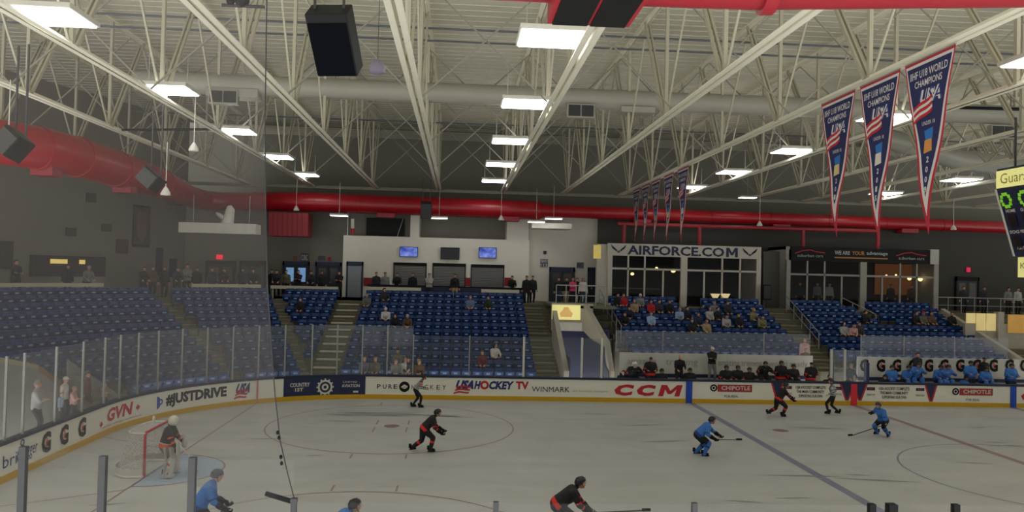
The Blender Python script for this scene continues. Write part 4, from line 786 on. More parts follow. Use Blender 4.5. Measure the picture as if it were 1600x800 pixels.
bell=empty('hanging_fixture',cat='fixture',label='x'); MB().tube([(0,0,-.16),(0,0,-.1),(0,0,.05),(0,0,.14)],[.16,.17,.09,.03],16).obj('bell',white,bell,smooth=True); MB().bar((0,0,.1),(0,0,1.7),.02).obj('rod',white,bell)
for i,(px,py,Y,l) in enumerate(((463,325,23.4,'small white bell fixture before the duct, nearest the red box'),(783,340,23.4,'small white bell fixture before the middle of the far duct'),(1187,349,23.4,'small white bell fixture before the duct, left of the pennant tips'),(1490,355,23.4,'small white bell fixture before the duct near the scoreboard'),(13,222,-1,'small white bell fixture at the far left edge'),(259,298,5,'small white bell fixture beside the tilted grey speaker'),(303,229,4,'white bell fixture high between the trusses at left'))):
    r=bell if i==0 else dup(bell); r.location=at(px,py,Y); tag(r,l)
MB().tube([at(551,342,25.5),at(551,357,25.5)],.1,10,0).tube([at(551,357,25.5),at(551,366,25.5)],[.13,.1],10,1).obj('hanging_marker',[white,red],label='short white and red hanging cylinder under the duct',cat='marker')
pn_red=M('pennant_red',(172,38,54),.8); pn_w=M('pennant_white',(206,200,196),.8); pn_n=M('pennant_navy',(34,38,84),.8,0,.08,2)
def pennant(y0,y1,x,zt_,zb_,label,group,detail,logo):
    w=y1-y0; e=empty('pennant',(x,(y0+y1)/2,zt_),label=label,cat='pennant',group=group)
    # seen from the left: u runs toward -Y (to the right in view) ; cloth ripples a little
    H=zt_-zb_
    def fn(u,v,q=0): return Vector((-q+.05*math.sin(v*2.6)*(-v/H),-u,v))
    def tri_(m,i0,d,z0,mi,depth):
        n_=48
        W_=w/2-i0; 
        for k in range(n_):
            t0,t1=k/n_,(k+1)/n_; v0=-z0-(H-z0-d)*t0; v1=-z0-(H-z0-d)*t1; a=W_*(1-t0);b_=W_*(1-t1)
            m.prism([(-a,v0),(a,v0),(max(b_,.004),v1),(-max(b_,.004),v1)],fn,depth,depth+.004,mi)
    m_=MB(); tri_(m_,0,0,0,0,0); m_.obj('red_border',pn_red,e)
    m_=MB(); tri_(m_,.055,.42,.06,0,.004); m_.obj('white_border',pn_w,e); m_=MB(); tri_(m_,.115,.85,.13,0,.008); m_.obj('navy_field',pn_n,e)
    m_=MB(); s=w/2.0; text(m_,'IIHF U18 WORLD',fn,-.74*s,.74*s,-.42,-.24,.014,.01); text(m_,'CHAMPIONS',fn,-.54*s,.54*s,-.64,-.48,.014,.01)
    for i,ch in enumerate(logo): text(m_,ch,fn,-.045,.045,-2.42-.23*i,-2.28-.23*i,.014,.03)
    text(m_,'UNDER 18',fn,-.25*s,.25*s,-1.55,-1.46,.014,0)
    m_.obj('lettering',pn_w,e)
    m_=MB(); text(m_,'USA',fn,-.34*s,.6*s,-1.06,-.72,.014,.09,0,.3); text(m_,'USA',fn,-.34*s,.6*s,-1.06,-.72,.018,.0,1,.3)
    for i in range(5): m_.grid(lambda u,v:fn(-.56*s+.74*s*u,-1.47+.075*i+.22*u+.025*math.sin(u*6)+.07*v,.02),6,1,2 if i%2==0 else 0)
    m_.obj('usa_emblem',[pn_w,bluetxt,redtxt],e)
    m_=MB(); m_.prism([(-.16*s,-1.68),(.18*s,-1.63),(.15*s,-1.88),(-.12*s,-1.9)],fn,.012,.016,0); m_.prism([(-.15*s,-1.9),(.12*s,-1.88),(.14*s,-2.16),(-.17*s,-2.2)],fn,.012,.016,1); m_.obj('event_badge',[M('badge_blue',(40,110,180),.7),M('badge_'+detail,dict(a=(210,190,120),b=(214,210,200),c=(206,140,70))[detail],.7)],e)
    MB().bar((0,-w/2,.02),(0,w/2,.02),.03).obj('hanging_rod',steel,e)
    return e
xF=-8.12
def ypx(px,x=xF): return at(px,200,X=x).y
for (a,b_,zt_px,tip,l,d,lg) in ((1283,1336,(1283,172),(1312,370),'large navy pennant, leftmost of the three big ones','a','2014'),(1343,1406,(1343,148),(1374,380),'large navy pennant, middle of the three big ones','b','2015'),(1413,1492,(1413,112),(1449,366),'large navy pennant, rightmost of the three big ones','c','2009')):
    ya,yb=ypx(a),ypx(b_); zt_=11.02; ym=(ya+yb)/2; zb_=CP.z; 
    for _ in range(30):
        q=proj((xF,ym,zb_)); zb_+= (q[1]-tip[1])*.004*1.0
    pennant(yb,ya,xF,zt_,zb_,l,None,d,lg)
for i,(a,b_) in enumerate(((991,1000),(1004,1018),(1021,1033),(1039,1054),(1060,1078))):
    ya,yb=ypx(a),ypx(b_); ym=(ya+yb)/2-(.25 if i==0 else 0); zb_=CP.z
    for _ in range(40):
        q=proj((xF,ym,zb_)); zb_+=(q[1]-380)*.01
    pennant(ym-.95,ym+.95,xF,11.02,zb_,'small distant navy pennant, %s of the row of five'%('leftmost','second','middle','fourth','rightmost')[i],None,'abcab'[i],('2002','2005','2006','2011','2012')[i])
# scoreboard: centre-hung, tapering sides
sb=empty('scoreboard',(0,0,6.2),label='navy centre-hung scoreboard with yellow panels at the right edge',cat='scoreboard'); XL=-1.77;YH=.62
def SB(a,b_): return (a-XL,)
def face(u,v,q=0): # u = 0 at far corner, toward the camera positive; v height
    t=(9.45-v)/3.3; x=XL-q+ (0.0 if v>8.9 else (8.9-v)*.16); y=YH-u-(0 if v>8.9 else (8.9-v)*.17); return Vector((x,y,v-6.2))
bm_=MB()
def ringb(v,ins): return [(XL+ins,YH-ins,v-6.2),(XL+ins,-3.4+ins,v-6.2),(2.2-ins,-3.4+ins,v-6.2),(2.2-ins,YH-ins,v-6.2)]
bm_.add(ringb(6.75,.36)+ringb(8.8,.0)+ringb(9.5,.0),[(0,1,2,3),(8,9,10,11)]+[(k*4+j,k*4+(j+1)%4,k*4+4+(j+1)%4,k*4+4+j) for k in range(2) for j in range(4)]).obj('body',M('board_navy',(22,30,62),.5),sb)
bm_=MB(); bm_.add(ringb(6.1,.42)+ringb(6.72,.42),[(0,1,2,3),(4,5,6,7)]+[(j,(j+1)%4,4+(j+1)%4,4+j) for j in range(4)]).obj('lower_drum',M('panel_cream_lit',(226,222,140),.5,noise=.05,emit=.45),sb)
fT=lambda u,v,q=0: Vector((XL-.03-q,YH-u,v-6.2)); fB=lambda u,v,q=0: Vector((XL+.42-.02-q,YH-.42-u,v-6.2))
MB().prism([(.05,8.88),(3.6,8.88),(3.6,9.42),(.05,9.42)],fT,0,.03).obj('top_panel',M('panel_cream_lit',(226,222,140)),sb)
m_=MB(); text(m_,'Guaranteed',fT,.25,2.6,9.0,9.32,.035,.0); text(m_,'Kroger',fB,.15,1.2,6.3,6.55,.01,.0); m_.obj('lettering',M('panel_letter',(150,146,70),.6),sb)
ins=lambda v:(8.8-v)*.176
fS=lambda u,v,q=0: Vector((XL+ins(v)-.02-q,YH-ins(v)-u,v-6.2))
m_=MB(); 
for u,v in ((.35,8.6),(1.15,8.6)):
    for k in range(10):
        a=2*PI*k/10; m_.prism([(u+.2*math.cos(a)+dx,v-.12+.2*math.sin(a)+dz) for dx,dz in((-.05,-.05),(.05,-.05),(.05,.05),(-.05,.05))],fS,.01,.03)
m_.obj('green_digits',M('led_green',(110,170,40),.5,noise=.1,emit=.6),sb)
m_=MB(); 
for u,v,t in ((.2,8.1,'HOME'),(.85,8.1,'GUEST'),(.12,7.45,'SOG'),(.6,7.45,'PERIOD'),(.25,6.95,'PLAYER'),(.8,6.95,'PENALTY')): text(m_,t,fS,u,u+.42,v,v+.1,.012,.02)
m_.obj('captions',white,sb)
[MB().prism([(u,v),(u+.36,v),(u+.36,v+.38),(u,v+.38)],fS,.005,.012).obj('digit_window',M('led_dark',(30,14,22),.4),sb) for u,v in ((.2,7.65),(.85,7.65),(.15,7.0),(.7,7.08))]
m_=MB(); m_.prism([(-.0,6.75),(.05,6.75),(.05,8.85),(-.0,8.85)],lambda u,v,q=0:fS(u,v,q),.0,.04); m_.obj('edge_trim',white,sb)
[MB().bar((x,y,9.5-6.2),(x,y,11.1-6.2),.05).obj('hanging_cable',char,sb) for x,y in ((-1.4,.3),(-1.4,-3),(1.8,.3),(1.8,-3))]
# ================================================================ seats
def seat_meshes():
    b1=MB(); b1.grid(lambda u,v:Vector(((u-.5)*.46,.10+.05*v-.04*math.cos((u-.5)*PI),.42+.40*v)),6,4).grid(lambda u,v:Vector(((u-.5)*.46,.125+.05*v-.04*math.cos((u-.5)*PI),.42+.40*v)),6,4)
    b1.box((-.23,.10,.81),(.23,.18,.83)).box((-.235,.07,.42),(-.215,.17,.82)).box((.215,.07,.42),(.235,.17,.82))
    p1=MB(); p1.grid(lambda u,v:Vector(((u-.5)*.42,.06-.14*v-.0,.40+.30*v+.02*math.sin(u*PI))),4,3).grid(lambda u,v:Vector(((u-.5)*.42,.03-.14*v,.39+.30*v)),4,3).box((-.21,-.11,.69),(.21,-.06,.715))
    pl_=MB(); pl_.box((-.09,-.085,.56),(.09,-.07,.64))  # pale slab painting the gloss highlight on the pan
    st=MB(); st.box((-.25,-.02,.0),(-.22,.10,.42)).box((-.255,-.14,.60),(-.225,.12,.63))
    return b1,p1,pl_,st
sb_,sp_,spl,sst=seat_meshes()
meB=sb_.mesh('backrest',[seatb]);meP=sp_.mesh('seat_pan',[seatb]);mePl=spl.mesh('pan_glint',[plate]);meS=sst.mesh('bracket',[M('seat_iron',(40,44,56),.5)])
seats=[] # x,y,z,rz,dist,section,row
def addseat(p,rz,sec,k):
    x,y,d=proj((p[0],p[1],p[2]+.6))
    if -12<x<1612 and y<640: seats.append((p[0],p[1],p[2],rz,d,sec,k))
def inX(x,k):
    if -15.08>x>-24.2: return 'the middle stand'
    y=rowY(k)+.5
    lx=-25.62-(y-14.41)*.377+.25
    if -25.8>x>lx: return 'the wedge beside the wide stairs'
    if k>=3 and -9.85<x<-.25:
        if k>=10 and -5.6<x<-4.0 : return None
        return 'the stand under the lettered suite'
    if k>=3 and 1.25+ (0 if k<8 else .5)<x<10.3:
        if k>=8 and 4.9-(11-k)*-.28<x<6.1-(11-k)*-.2: return None
        return 'the stand under the black banded suite'
    return None
for k in range(12):
    x=-29
    while x<10.6:
        s_=inX(x,k)
        if s_: addseat((x,rowY(k)+.5,rowZ(k)),0,s_,k)
        x+=.515
    R=rowR(k)+.5
    for a0,a1,nm in ((112.3,127.4,'the corner stand'),(130.7,178,'the far left stand')):
        if nm=='the far left stand' and k<6: a1=AMAX[k]-1
        n=int(math.radians(a1-a0)*R/.515)
        for i in range(n+1):
            a=math.radians(a0)+ (i+.5)*.515/R
            if a<math.radians(a1): addseat(pol(R,a,rowZ(k)),a-PI/2,nm,k)
seats.sort(key=lambda s:s[4])
ordi=['first','second','third','fourth','fifth','sixth','seventh','eighth','ninth','tenth','eleventh','twelfth']
proto=None
for i,s in enumerate(seats[:300]):
    if proto is None:
        proto=empty('stadium_seat',s[:3],s[3],cat='seat'); 
        for n_,me in (('backrest',meB),('seat_pan',meP),('pan_glint',mePl),('bracket',meS)): link(n_,me,proto)
        r=proto
    else: r=dup(proto,s[:3],s[3])
    lab='folded blue plastic seat in the %s row up of %s'%(ordi[s[6]],s[5]); r['label']=lab; r['group']='blue seats, %s row of %s'%(ordi[s[6]],s[5])
vs=[];fs=[];ms=[]
allb=MB()
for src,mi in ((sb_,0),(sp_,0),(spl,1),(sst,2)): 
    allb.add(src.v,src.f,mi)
bv=np.array(allb.v); rest=MB(); fv=allb.f; nb=len(bv); V=[];Fc=[];Mi=[]
for j,s in enumerate(seats[300:]):
    c,sn=math.cos(s[3]),math.sin(s[3]); q=np.empty_like(bv); q[:,0]=bv[:,0]*c-bv[:,1]*sn+s[0]; q[:,1]=bv[:,0]*sn+bv[:,1]*c+s[1]; q[:,2]=bv[:,2]+s[2]
    V+=q.tolist(); Fc+=[tuple(a+j*nb for a in f) for f in fv]; Mi+=allb.m
rest.v=V;rest.f=Fc;rest.m=Mi
print('seats',len(seats))
rest.obj('stadium_seats',[seatb,plate,M('seat_iron',(40,44,56))],label='rows of folded blue seats in the farther rows of the stands',cat='seats',kind='stuff')  # plate: painted gloss glint of the seat pans
# ================================================================ people
def ico():
    bm=bmesh.new(); bmesh.ops.create_icosphere(bm,subdivisions=2,radius=1); v=np.array([x.co[:] for x in bm.verts]); bm.free(); return v
ICO=ico()
def hullmesh(bm,balls):
    pts=[]
    for c,r in balls:
        r=np.array(r if isinstance(r,(tuple,list)) else (r,r,r)); pts.append(ICO*r+np.array(c))
    t=bmesh.new(); vs=[t.verts.new(p) for p in np.concatenate(pts)]
    res=bmesh.ops.convex_hull(t,input=vs); dele=[g for g in set(res['geom_interior'])|set(res['geom_unused']) if isinstance(g,bmesh.types.BMVert)]
    if dele: bmesh.ops.delete(t,geom=dele,context='VERTS')
    me=bpy.data.meshes.new('t'); t.to_mesh(me); t.free(); bm.from_mesh(me); bpy.data.meshes.remove(me)
def ik(a,c,l1,l2,hint):
    d=c-a; L=min(d.length,(l1+l2)*.995); c=a+d.normalized()*L; d=d.normalized(); t=(l1*l1-l2*l2+L*L)/(2*L); h=math.sqrt(max(0,l1*l1-t*t))
    hint=Vector(hint); p=hint-d*hint.dot(d); p=p.normalized() if p.length>1e-4 else Vector((0,0,1)); return a+d*t+p*h,c
def hand_geo(mb,wr,d,side,palm=(0,0,-1),s=1.0,mi=0,curl=.5):
    "five fingered hand from wrist wr along d"
    d=d.normalized(); pn_=Vector(palm); pn_=(pn_-d*pn_.dot(d)); pn_=pn_.normalized() if pn_.length>1e-3 else Vector((1,0,0)); sd=d.cross(pn_)*side
    def P(a,b_,c): return wr+(d*a+sd*b_+pn_*c)*s
    vs=[P(a,b_,c) for a,w in((0,.026),(.05,.04),(.092,.043)) for b_,c in((-w,-.012),(w,-.012),(w,.014),(-w,.014))]
    mb.add(vs,[(i*4+j,i*4+(j+1)%4,i*4+4+(j+1)%4,i*4+4+j) for i in range(2) for j in range(4)]+[(0,1,2,3),(11,10,9,8)],mi)
    for i,(b_,l) in enumerate(((-.033,.068),(-.011,.078),(.011,.073),(.032,.056))):
        pts=[P(.088,b_,0)];ang=0;q=(.088,0)
        for k in range(3):
            ang+=curl*(.5+.25*k); q=(q[0]+l/3*math.cos(ang),q[1]+l/3*math.sin(ang)); pts.append(P(q[0],b_*1.08,q[1]))
        mb.tube(pts,[.0095*s,.009*s,.008*s,.006*s],6,mi)
    mb.tube([P(.02,-.03,.004),P(.05,-.058,.014),P(.08,-.066,.022),P(.098,-.06,.03)],[.013*s,.012*s,.01*s,.007*s],6,mi)
def head_geo(c,fw,up,s=1.0):
    fw=fw.normalized(); up=(up-fw*up.dot(fw)).normalized(); lf=up.cross(fw); Mx=Matrix(((fw.x,lf.x,up.x,c.x),(fw.y,lf.y,up.y,c.y),(fw.z,lf.z,up.z,c.z),(0,0,0,1)))@Matrix.Scale(s,4)
    mb=MB(); n=16
    def sh(t,a):
        x,y,z=math.sin(t)*math.cos(a),math.sin(t)*math.sin(a),math.cos(t)
        X=.098*x;Y=.076*y;Z=.118*z
        if z<0: Y*=1-.38*z*z; X*=1-.18*z*z; X+=.022*(-z)*(1 if x>-.2 else .2)
        if x>.55 and abs(y)<.5: X+=.004
        if x<0: X*=1.06
        return Vector((X,Y,Z))
    vs=[Mx@sh(PI*j/12,2*PI*i/n) for j in range(13) for i in range(n)]
    mb.add(vs,[(j*n+i,(j+1)*n+i,(j+1)*n+(i+1)%n,j*n+(i+1)%n) for j in range(12) for i in range(n)],0)
    mb.add([Mx@Vector(p) for p in ((.092,0,.022),(.098,.016,-.028),(.098,-.016,-.028),(.122,0,-.026),(.1,0,-.036))],[(0,1,3),(0,3,2),(1,4,3),(3,4,2)],0)
    for s_ in(-1,1):
        mb.ell((.085,s_*.031,.012),(.011,.013,.008),8,6,Mx); mb.ell((-.005,s_*.078,-.004),(.018,.008,.03),8,0,Mx)
    mb.ell((.094,0,-.062),(.008,.024,.006),8,7,Mx)
    return mb,Mx
def style_civil(b,t):
    if b=='torso': return 1
    if b=='neck': return 0 if t>.35 else 1
    if b in('arm',): return 1
    if b=='fore': return 0 if t>.95 else 1
    if b=='hips': return 2
    if b in('thigh','shin'): return 2
    return 3
def style_player(b,t):
    if b=='torso': return 4 if t<.10 else (5 if t<.14 else 1)
    if b=='neck': return 0 if t>.5 else 1
    if b=='arm': return 4 if .8<t<.92 else 1
    if b=='fore': return 4 if .32<t<.55 else 1
    if b=='hips': return 2
    if b=='thigh': return 2 if t<.86 else 5
    if b=='shin': return 4 if .15<t<.42 else 5
    return 3
def style_ref(b,t):
    if b=='torso': return 1 if int(t*14)%2 else 5
    if b=='arm': return 4 if .3<t<.62 else (1 if int(t*6)%2 else 5)
    if b=='fore': return 1 if int(t*6)%2 else 5
    return style_civil(b,t)
BODY={}
def body(key,pel=(0,0,.93),lean=0,side=0,twist=0,hands=((.1,.3,.85),(.1,-.3,.85)),feet=((0,.1,0),(0,-.1,0)),toes=(0,0),look=0,tilt=0,pad=1.0,style=style_civil,vox=.022,elbow=(-1,0,-.3),knee=(1,0,0),curl=.5,handsvis=True,hem=0):
    "build a posed body: forward +X, left +Y; returns mesh + joints"
    pel=Vector(pel); dr=Vector((math.sin(lean)*math.cos(side),math.sin(side),math.cos(lean)*math.cos(side))).normalized()
    tw=Matrix.Rotation(twist,3,'Z'); lat=tw@Vector((0,1,0)); lat=(lat-dr*lat.dot(dr)).normalized(); fwd=lat.cross(dr)
    nb=pel+dr*.50; ch=pel+dr*.33; hc=nb+(dr*.6+Vector((0,0,.4))+fwd*.25).normalized()*.19
    bones=[('torso',pel,nb,.16*pad),('hips',pel-dr*.10,pel+dr*.0,.155*pad),('neck',nb,hc-dr*.06,.05)]
    bm=bmesh.new()
    def orient(r): return r
    hullmesh(bm,[(pel+lat*.07,.115*pad),(pel-lat*.07,.115*pad),(pel+dr*.18+lat*.06,.105*pad),(pel+dr*.18-lat*.06,.105*pad)])
    hullmesh(bm,[(pel+dr*.18+lat*.06,.105*pad),(pel+dr*.18-lat*.06,.105*pad),(nb-dr*.08+lat*.12,.085*pad),(nb-dr*.08-lat*.12,.085*pad),(ch+fwd*.03,.12*pad)])
    hullmesh(bm,[(nb-dr*.04+lat*.15,.06*pad),(nb-dr*.04-lat*.15,.06*pad),(nb+dr*.02,.055)]); hullmesh(bm,[(nb-dr*.02,.058),(hc-dr*.05,.052)])
    J={'head':hc,'dr':dr}
    for i,s in enumerate((1,-1)):
        sh=nb-dr*.05+lat*s*.185; el,ha=ik(sh,Vector(hands[i]),.29,.26,Vector(elbow)+lat*s*.5)
        hullmesh(bm,[(sh,.068*pad),(el,.048*pad)]); hullmesh(bm,[(el,.048*pad),(ha,.031*(1+(pad-1)*.8))])
        bones+=[('arm',sh,el,.058*pad),('fore',el,ha,.04*pad)]; J['hand%d'%i]=(ha,(ha-el).normalized(),s)
        hp=pel+lat*s*.095-dr*.03; an=Vector(feet[i])+Vector((0,0,.085)); kn,an=ik(hp,an,.44,.42,Vector(knee)+lat*s*.15)
        hullmesh(bm,[(hp,.10*pad),(kn,.06*pad)]); hullmesh(bm,[(kn,.06*pad),(kn.lerp(an,.35),.062*pad),(an,.042*pad)])
        td=Vector((math.cos(toes[i]),math.sin(toes[i]),0)); ft=an+Vector((0,0,-.045)); 
        hullmesh(bm,[(ft-td*.05,.04),(ft+td*.16+Vector((0,0,-.005)),.034),(an,.046)])
        bones+=[('thigh',hp,kn,.085*pad),('shin',kn,an,.055*pad),('foot',ft-td*.05,ft+td*.17,.04)]; J['foot%d'%i]=(ft,td)
    me=bpy.data.meshes.new('body_raw'); bm.to_mesh(me); bm.free(); o=bpy.data.objects.new('t',me); COL.objects.link(o)
    md=o.modifiers.new('r','REMESH'); md.mode='VOXEL'; md.voxel_size=vox; md.use_smooth_shade=True
    sm=o.modifiers.new('s','SMOOTH'); sm.factor=.5; sm.iterations=4
    ev=o.evaluated_get(bpy.context.evaluated_depsgraph_get()); m2=bpy.data.meshes.new_from_object(ev); bpy.data.objects.remove(o)
    nv=len(m2.vertices); co=np.empty(nv*3); m2.vertices.foreach_get('co',co); co=co.reshape(-1,3)
    fl=[tuple(p.vertices) for p in m2.polygons]; cen=np.array([co[list(f)].mean(0) for f in fl]); bpy.data.meshes.remove(m2)
    best=np.full(len(fl),1e9); bi=np.zeros(len(fl),int); bt=np.zeros(len(fl))
    for j,(n_,a,b_,r) in enumerate(bones):
        a=np.array(a);b2=np.array(b_);d=b2-a; t=np.clip(((cen-a)@d)/(d@d),0,1); ds=np.linalg.norm(cen-(a+t[:,None]*d),axis=1)-r; u=ds<best; best[u]=ds[u]; bi[u]=j; bt[u]=t[u]
    mb=MB(); mb.v=co.tolist(); mb.f=fl; mb.m=[style(bones[b_][0],t) for b_,t in zip(bi,bt)]
    hf=(Vector((math.cos(look),math.sin(look),0))+Vector((0,0,-math.sin(tilt)))).normalized()
    hm,Mx=head_geo(hc,hf,Vector((0,0,1))); mb.add(hm.v,hm.f,0); mb.m[-len(hm.f):]=hm.m
    if handsvis:
        for i in(0,1):
            ha,hd,s=J['hand%d'%i]; hand_geo(mb,ha-hd*.01,hd,s,curl=curl)
    J['Mx']=Mx; me=mb.mesh('person_body',[skin,grey,navy,blk,white,grey,eyem,lipm],True)
    J['pad']=pad; BODY[key]=(me,J); return me,J
# head gear meshes in head space
def gear(kind):
    m=MB()
    if kind=='hair': m.grid(lambda u,v:Vector((.108*math.sin(v*1.75)*math.cos(2*PI*u)*(1.04 if math.cos(2*PI*u)<0 else .9)-.006,.088*math.sin(v*1.75)*math.sin(2*PI*u),.012+.122*math.cos(v*1.75*(1 if math.cos(2*PI*u)<.3 else .62)))),20,8)
    if kind=='long_hair': m.grid(lambda u,v:Vector((.11*math.sin(min(v*2.2,1.57))*math.cos(2*PI*u)*(1.05 if math.cos(2*PI*u)<.2 else .85)-.012,.094*math.sin(min(v*2.2,1.57))*math.sin(2*PI*u),.014+(.122*math.cos(min(v*2.2,1.57)) if v*2.2<1.57 else -(.16 if math.cos(2*PI*u)<.35 else -.03)*(v*2.2-1.57)/.63))),20,10)
    if kind=='cap': m.grid(lambda u,v:Vector((.11*math.sin(v*1.6)*math.cos(2*PI*u),.09*math.sin(v*1.6)*math.sin(2*PI*u),.03+.105*math.cos(v*1.6))),20,8); m.grid(lambda u,v:Vector((.09+.085*v,(u-.5)*.14*(1-.3*v),.036-.012*v)),4,3)
    if kind=='beanie': m.grid(lambda u,v:Vector((.114*math.sin(v*1.7)*math.cos(2*PI*u),.094*math.sin(v*1.7)*math.sin(2*PI*u),.02+.125*math.cos(v*1.7))),20,8); m.tube([(.115*math.cos(a),.095*math.sin(a),.01) for a in [2*PI*i/20 for i in range(21)]],.012,6); m.ell((0,0,.15),(.025,.025,.022),8)
    if kind=='helmet':
        m.grid(lambda u,v:Vector((.135*math.sin(v*1.85)*math.cos(2*PI*u)-.004,.112*math.sin(v*1.85)*math.sin(2*PI*u),.02+.135*math.cos(v*(1.85 if math.cos(2*PI*u)<.35 else 1.45)))),24,10)
        m.tube([(.128*math.cos(a),.108*math.sin(a),.0) for a in [PI*.42+PI*1.16*i/12 for i in range(13)]],.01,6)
        for s in(-1,1): m.tube([(.03,s*.103,.0),(.035,s*.085,-.06),(.05,s*.03,-.118),(.05,0,-.122)],.006,5)
        for y in(-.04,0,.04): m.bar((-.08,y,.128),(.07,y,.14),.012,.01)
    if kind=='visor': m.grid(lambda u,v:Vector((.13*math.cos((u-.5)*1.9)+.012,.115*math.sin((u-.5)*1.9)*1.1,.055-.085*v)),10,3)
    if kind=='cage':
        for k in range(5): m.tube([(.13*math.cos(a)+.018,.118*math.sin(a),.05-.04*k) for a in [(-.9+1.8*i/8) for i in range(9)]],.0035,5)
        for k in range(5):
            a=-.7+.35*k; m.tube([(.13*math.cos(a)+.018,.118*math.sin(a),.05),(.14*math.cos(a)+.02,.118*math.sin(a),-.04),(.12*math.cos(a)+.018,.1*math.sin(a),-.12)],.0035,5)
    if kind=='mask':
        m.grid(lambda u,v:Vector((.145*math.sin(v*2.4)*math.cos(2*PI*u),.122*math.sin(v*2.4)*math.sin(2*PI*u),.0+.16*math.cos(v*2.4)*(1 if v<.6 else 1.0))),24,12)
        for k in range(4): m.tube([(.155*math.cos(a),.125*math.sin(a),.035-.032*k) for a in [(-.6+1.2*i/6) for i in range(7)]],.006,5)
    return m
GM={}
def getgear(kind,mat):
    k=(kind,mat.name)
    if k not in GM:
        GM[k]=gear(kind).mesh(kind,[mat],True)
    return GM[k]
def glove_mesh(): 
    m=MB(); hand_geo(m,Vector((0,0,0)),Vector((0,0,-1)),1,(1,0,0),1.5,0,1.0); m.tube([(0,0,.14),(0,0,.06),(0,0,-.03),(0,0,-.10)],[.075,.07,.052,.062],10); 
    for k in range(3): m.tube([(.03,-.06,-.02-.035*k),(.045,0,-.02-.035*k),(.03,.06,-.02-.035*k)],.02,6)
    return m
def skate_mesh():
    m=MB(); m.ell((.03,0,.03),(.15,.048,.055),12,0).tube([(-.07,0,.02),(-.075,0,.17)],[.06,.058],10,0).ell((.13,0,.02),(.07,.045,.045),10,0)
    m.box((-.1,-.012,-.055),(-.03,.012,-.02),1).box((.07,-.012,-.055),(.14,.012,-.02),1).box((-.12,-.004,-.085),(.19,.004,-.05),2); return m
SKM=skate_mesh().mesh('skate',[blk,white,steel],True)
HAIR=M('hair_brown',(60,42,32),.8);HBLK=M('hair_black',(18,16,16),.8);HGREY=M('hair_grey',(120,116,110),.8); HBLO=M('hair_blond',(150,120,80),.8)
def person(key,loc,rz,label,mats,head=('hair',HAIR),scale=1.0,cat='person',group=None,extra=None,gl=None,sk=False,name='person'):
    me,J=BODY[key]; o=bpy.data.objects.new(name,me); COL.objects.link(o); o.location=loc; o.rotation_euler=(0,0,rz); o.scale=(scale,)*3; tag(o,label,cat,group)
    for i,m in mats.items(): o.material_slots[i].link='OBJECT'; o.material_slots[i].material=m
    if head:
        hs=head if isinstance(head[0],tuple) else (head,)
        for k,m in hs:
            h=bpy.data.objects.new(k,getgear(k,m)); COL.objects.link(h)
            if k==hs[0][0]: h.parent=o; h.matrix_local=J['Mx']; h0=h
            else: h.parent=h0
    if gl:
        for i in(0,1):
            ha,hd,s=J['hand%d'%i]; g=bpy.data.objects.new('glove',gl); COL.objects.link(g); g.parent=o; g.matrix_local=Matrix.Translation(ha)@hd.to_track_quat('-Z','X').to_matrix().to_4x4()
    if sk:
        for i in(0,1):
            ft,td=J['foot%d'%i]; g=bpy.data.objects.new('skate',SKM); COL.objects.link(g); g.parent=o; g.matrix_local=Matrix.Translation(ft+Vector((0,0,.03)))@Matrix.Rotation(math.atan2(td.y,td.x),4,'Z')@Matrix.Scale(.86,4)
    return o
# bodies --------------------------------------------------------
FW=-PI/2   # facing the camera side
SP_=1.2
body('sit',pad=SP_,pel=(0,0,.55),lean=-.05,hands=((.34,.12,.66),(.34,-.12,.66)),feet=((.48,.1,.05),(.48,-.1,.05)),knee=(.6,0,1),vox=.028)
body('sit_lean',pad=SP_,pel=(0,0,.55),lean=.45,hands=((.46,.07,.62),(.46,-.07,.64)),feet=((.42,.16,.05),(.42,-.16,.05)),knee=(.6,0,1),vox=.028,tilt=.1,elbow=(-.3,0,-1))
body('sit_turn',pad=SP_,pel=(0,0,.55),lean=.08,twist=.5,look=.9,hands=((.22,.3,.70),(.36,-.02,.66)),feet=((.48,.15,.05),(.44,-.08,.05)),knee=(.6,0,1),vox=.028)
body('stand',pad=SP_,hands=((.06,.29,.80),(.06,-.29,.80)),vox=.028,lean=.0)
body('stand_rail',pad=SP_,pel=(0,0,.93),lean=.25,hands=((.45,.18,1.0),(.45,-.18,1.0)),feet=((-.05,.12,0),(.02,-.12,0)),vox=.028,elbow=(0,0,-1))
body('stand_cross',pad=SP_,lean=-.02,hands=((.22,-.08,1.18),(.24,.08,1.14)),feet=((0,.15,0),(.05,-.15,0)),toes=(.3,-.3),vox=.028,elbow=(.1,0,-1),look=.3)
P=style_player
body('bench_sit',pel=(0,0,.55),lean=.15,hands=((.32,.2,.72),(.32,-.2,.72)),feet=((.45,.15,.05),(.45,-.15,.05)),knee=(.6,0,1),pad=1.8,style=P,vox=.028)
body('bench_lean',pel=(0,0,.6),lean=.55,hands=((.52,.22,.92),(.52,-.22,.92)),feet=((.3,.18,0),(.3,-.18,0)),knee=(.6,0,1),pad=1.8,style=P,vox=.028)
body('bench_stand',lean=.06,hands=((.32,.2,1.12),(.32,-.22,1.12)),feet=((0,.14,0),(0,-.14,0)),pad=1.8,style=P,vox=.028)
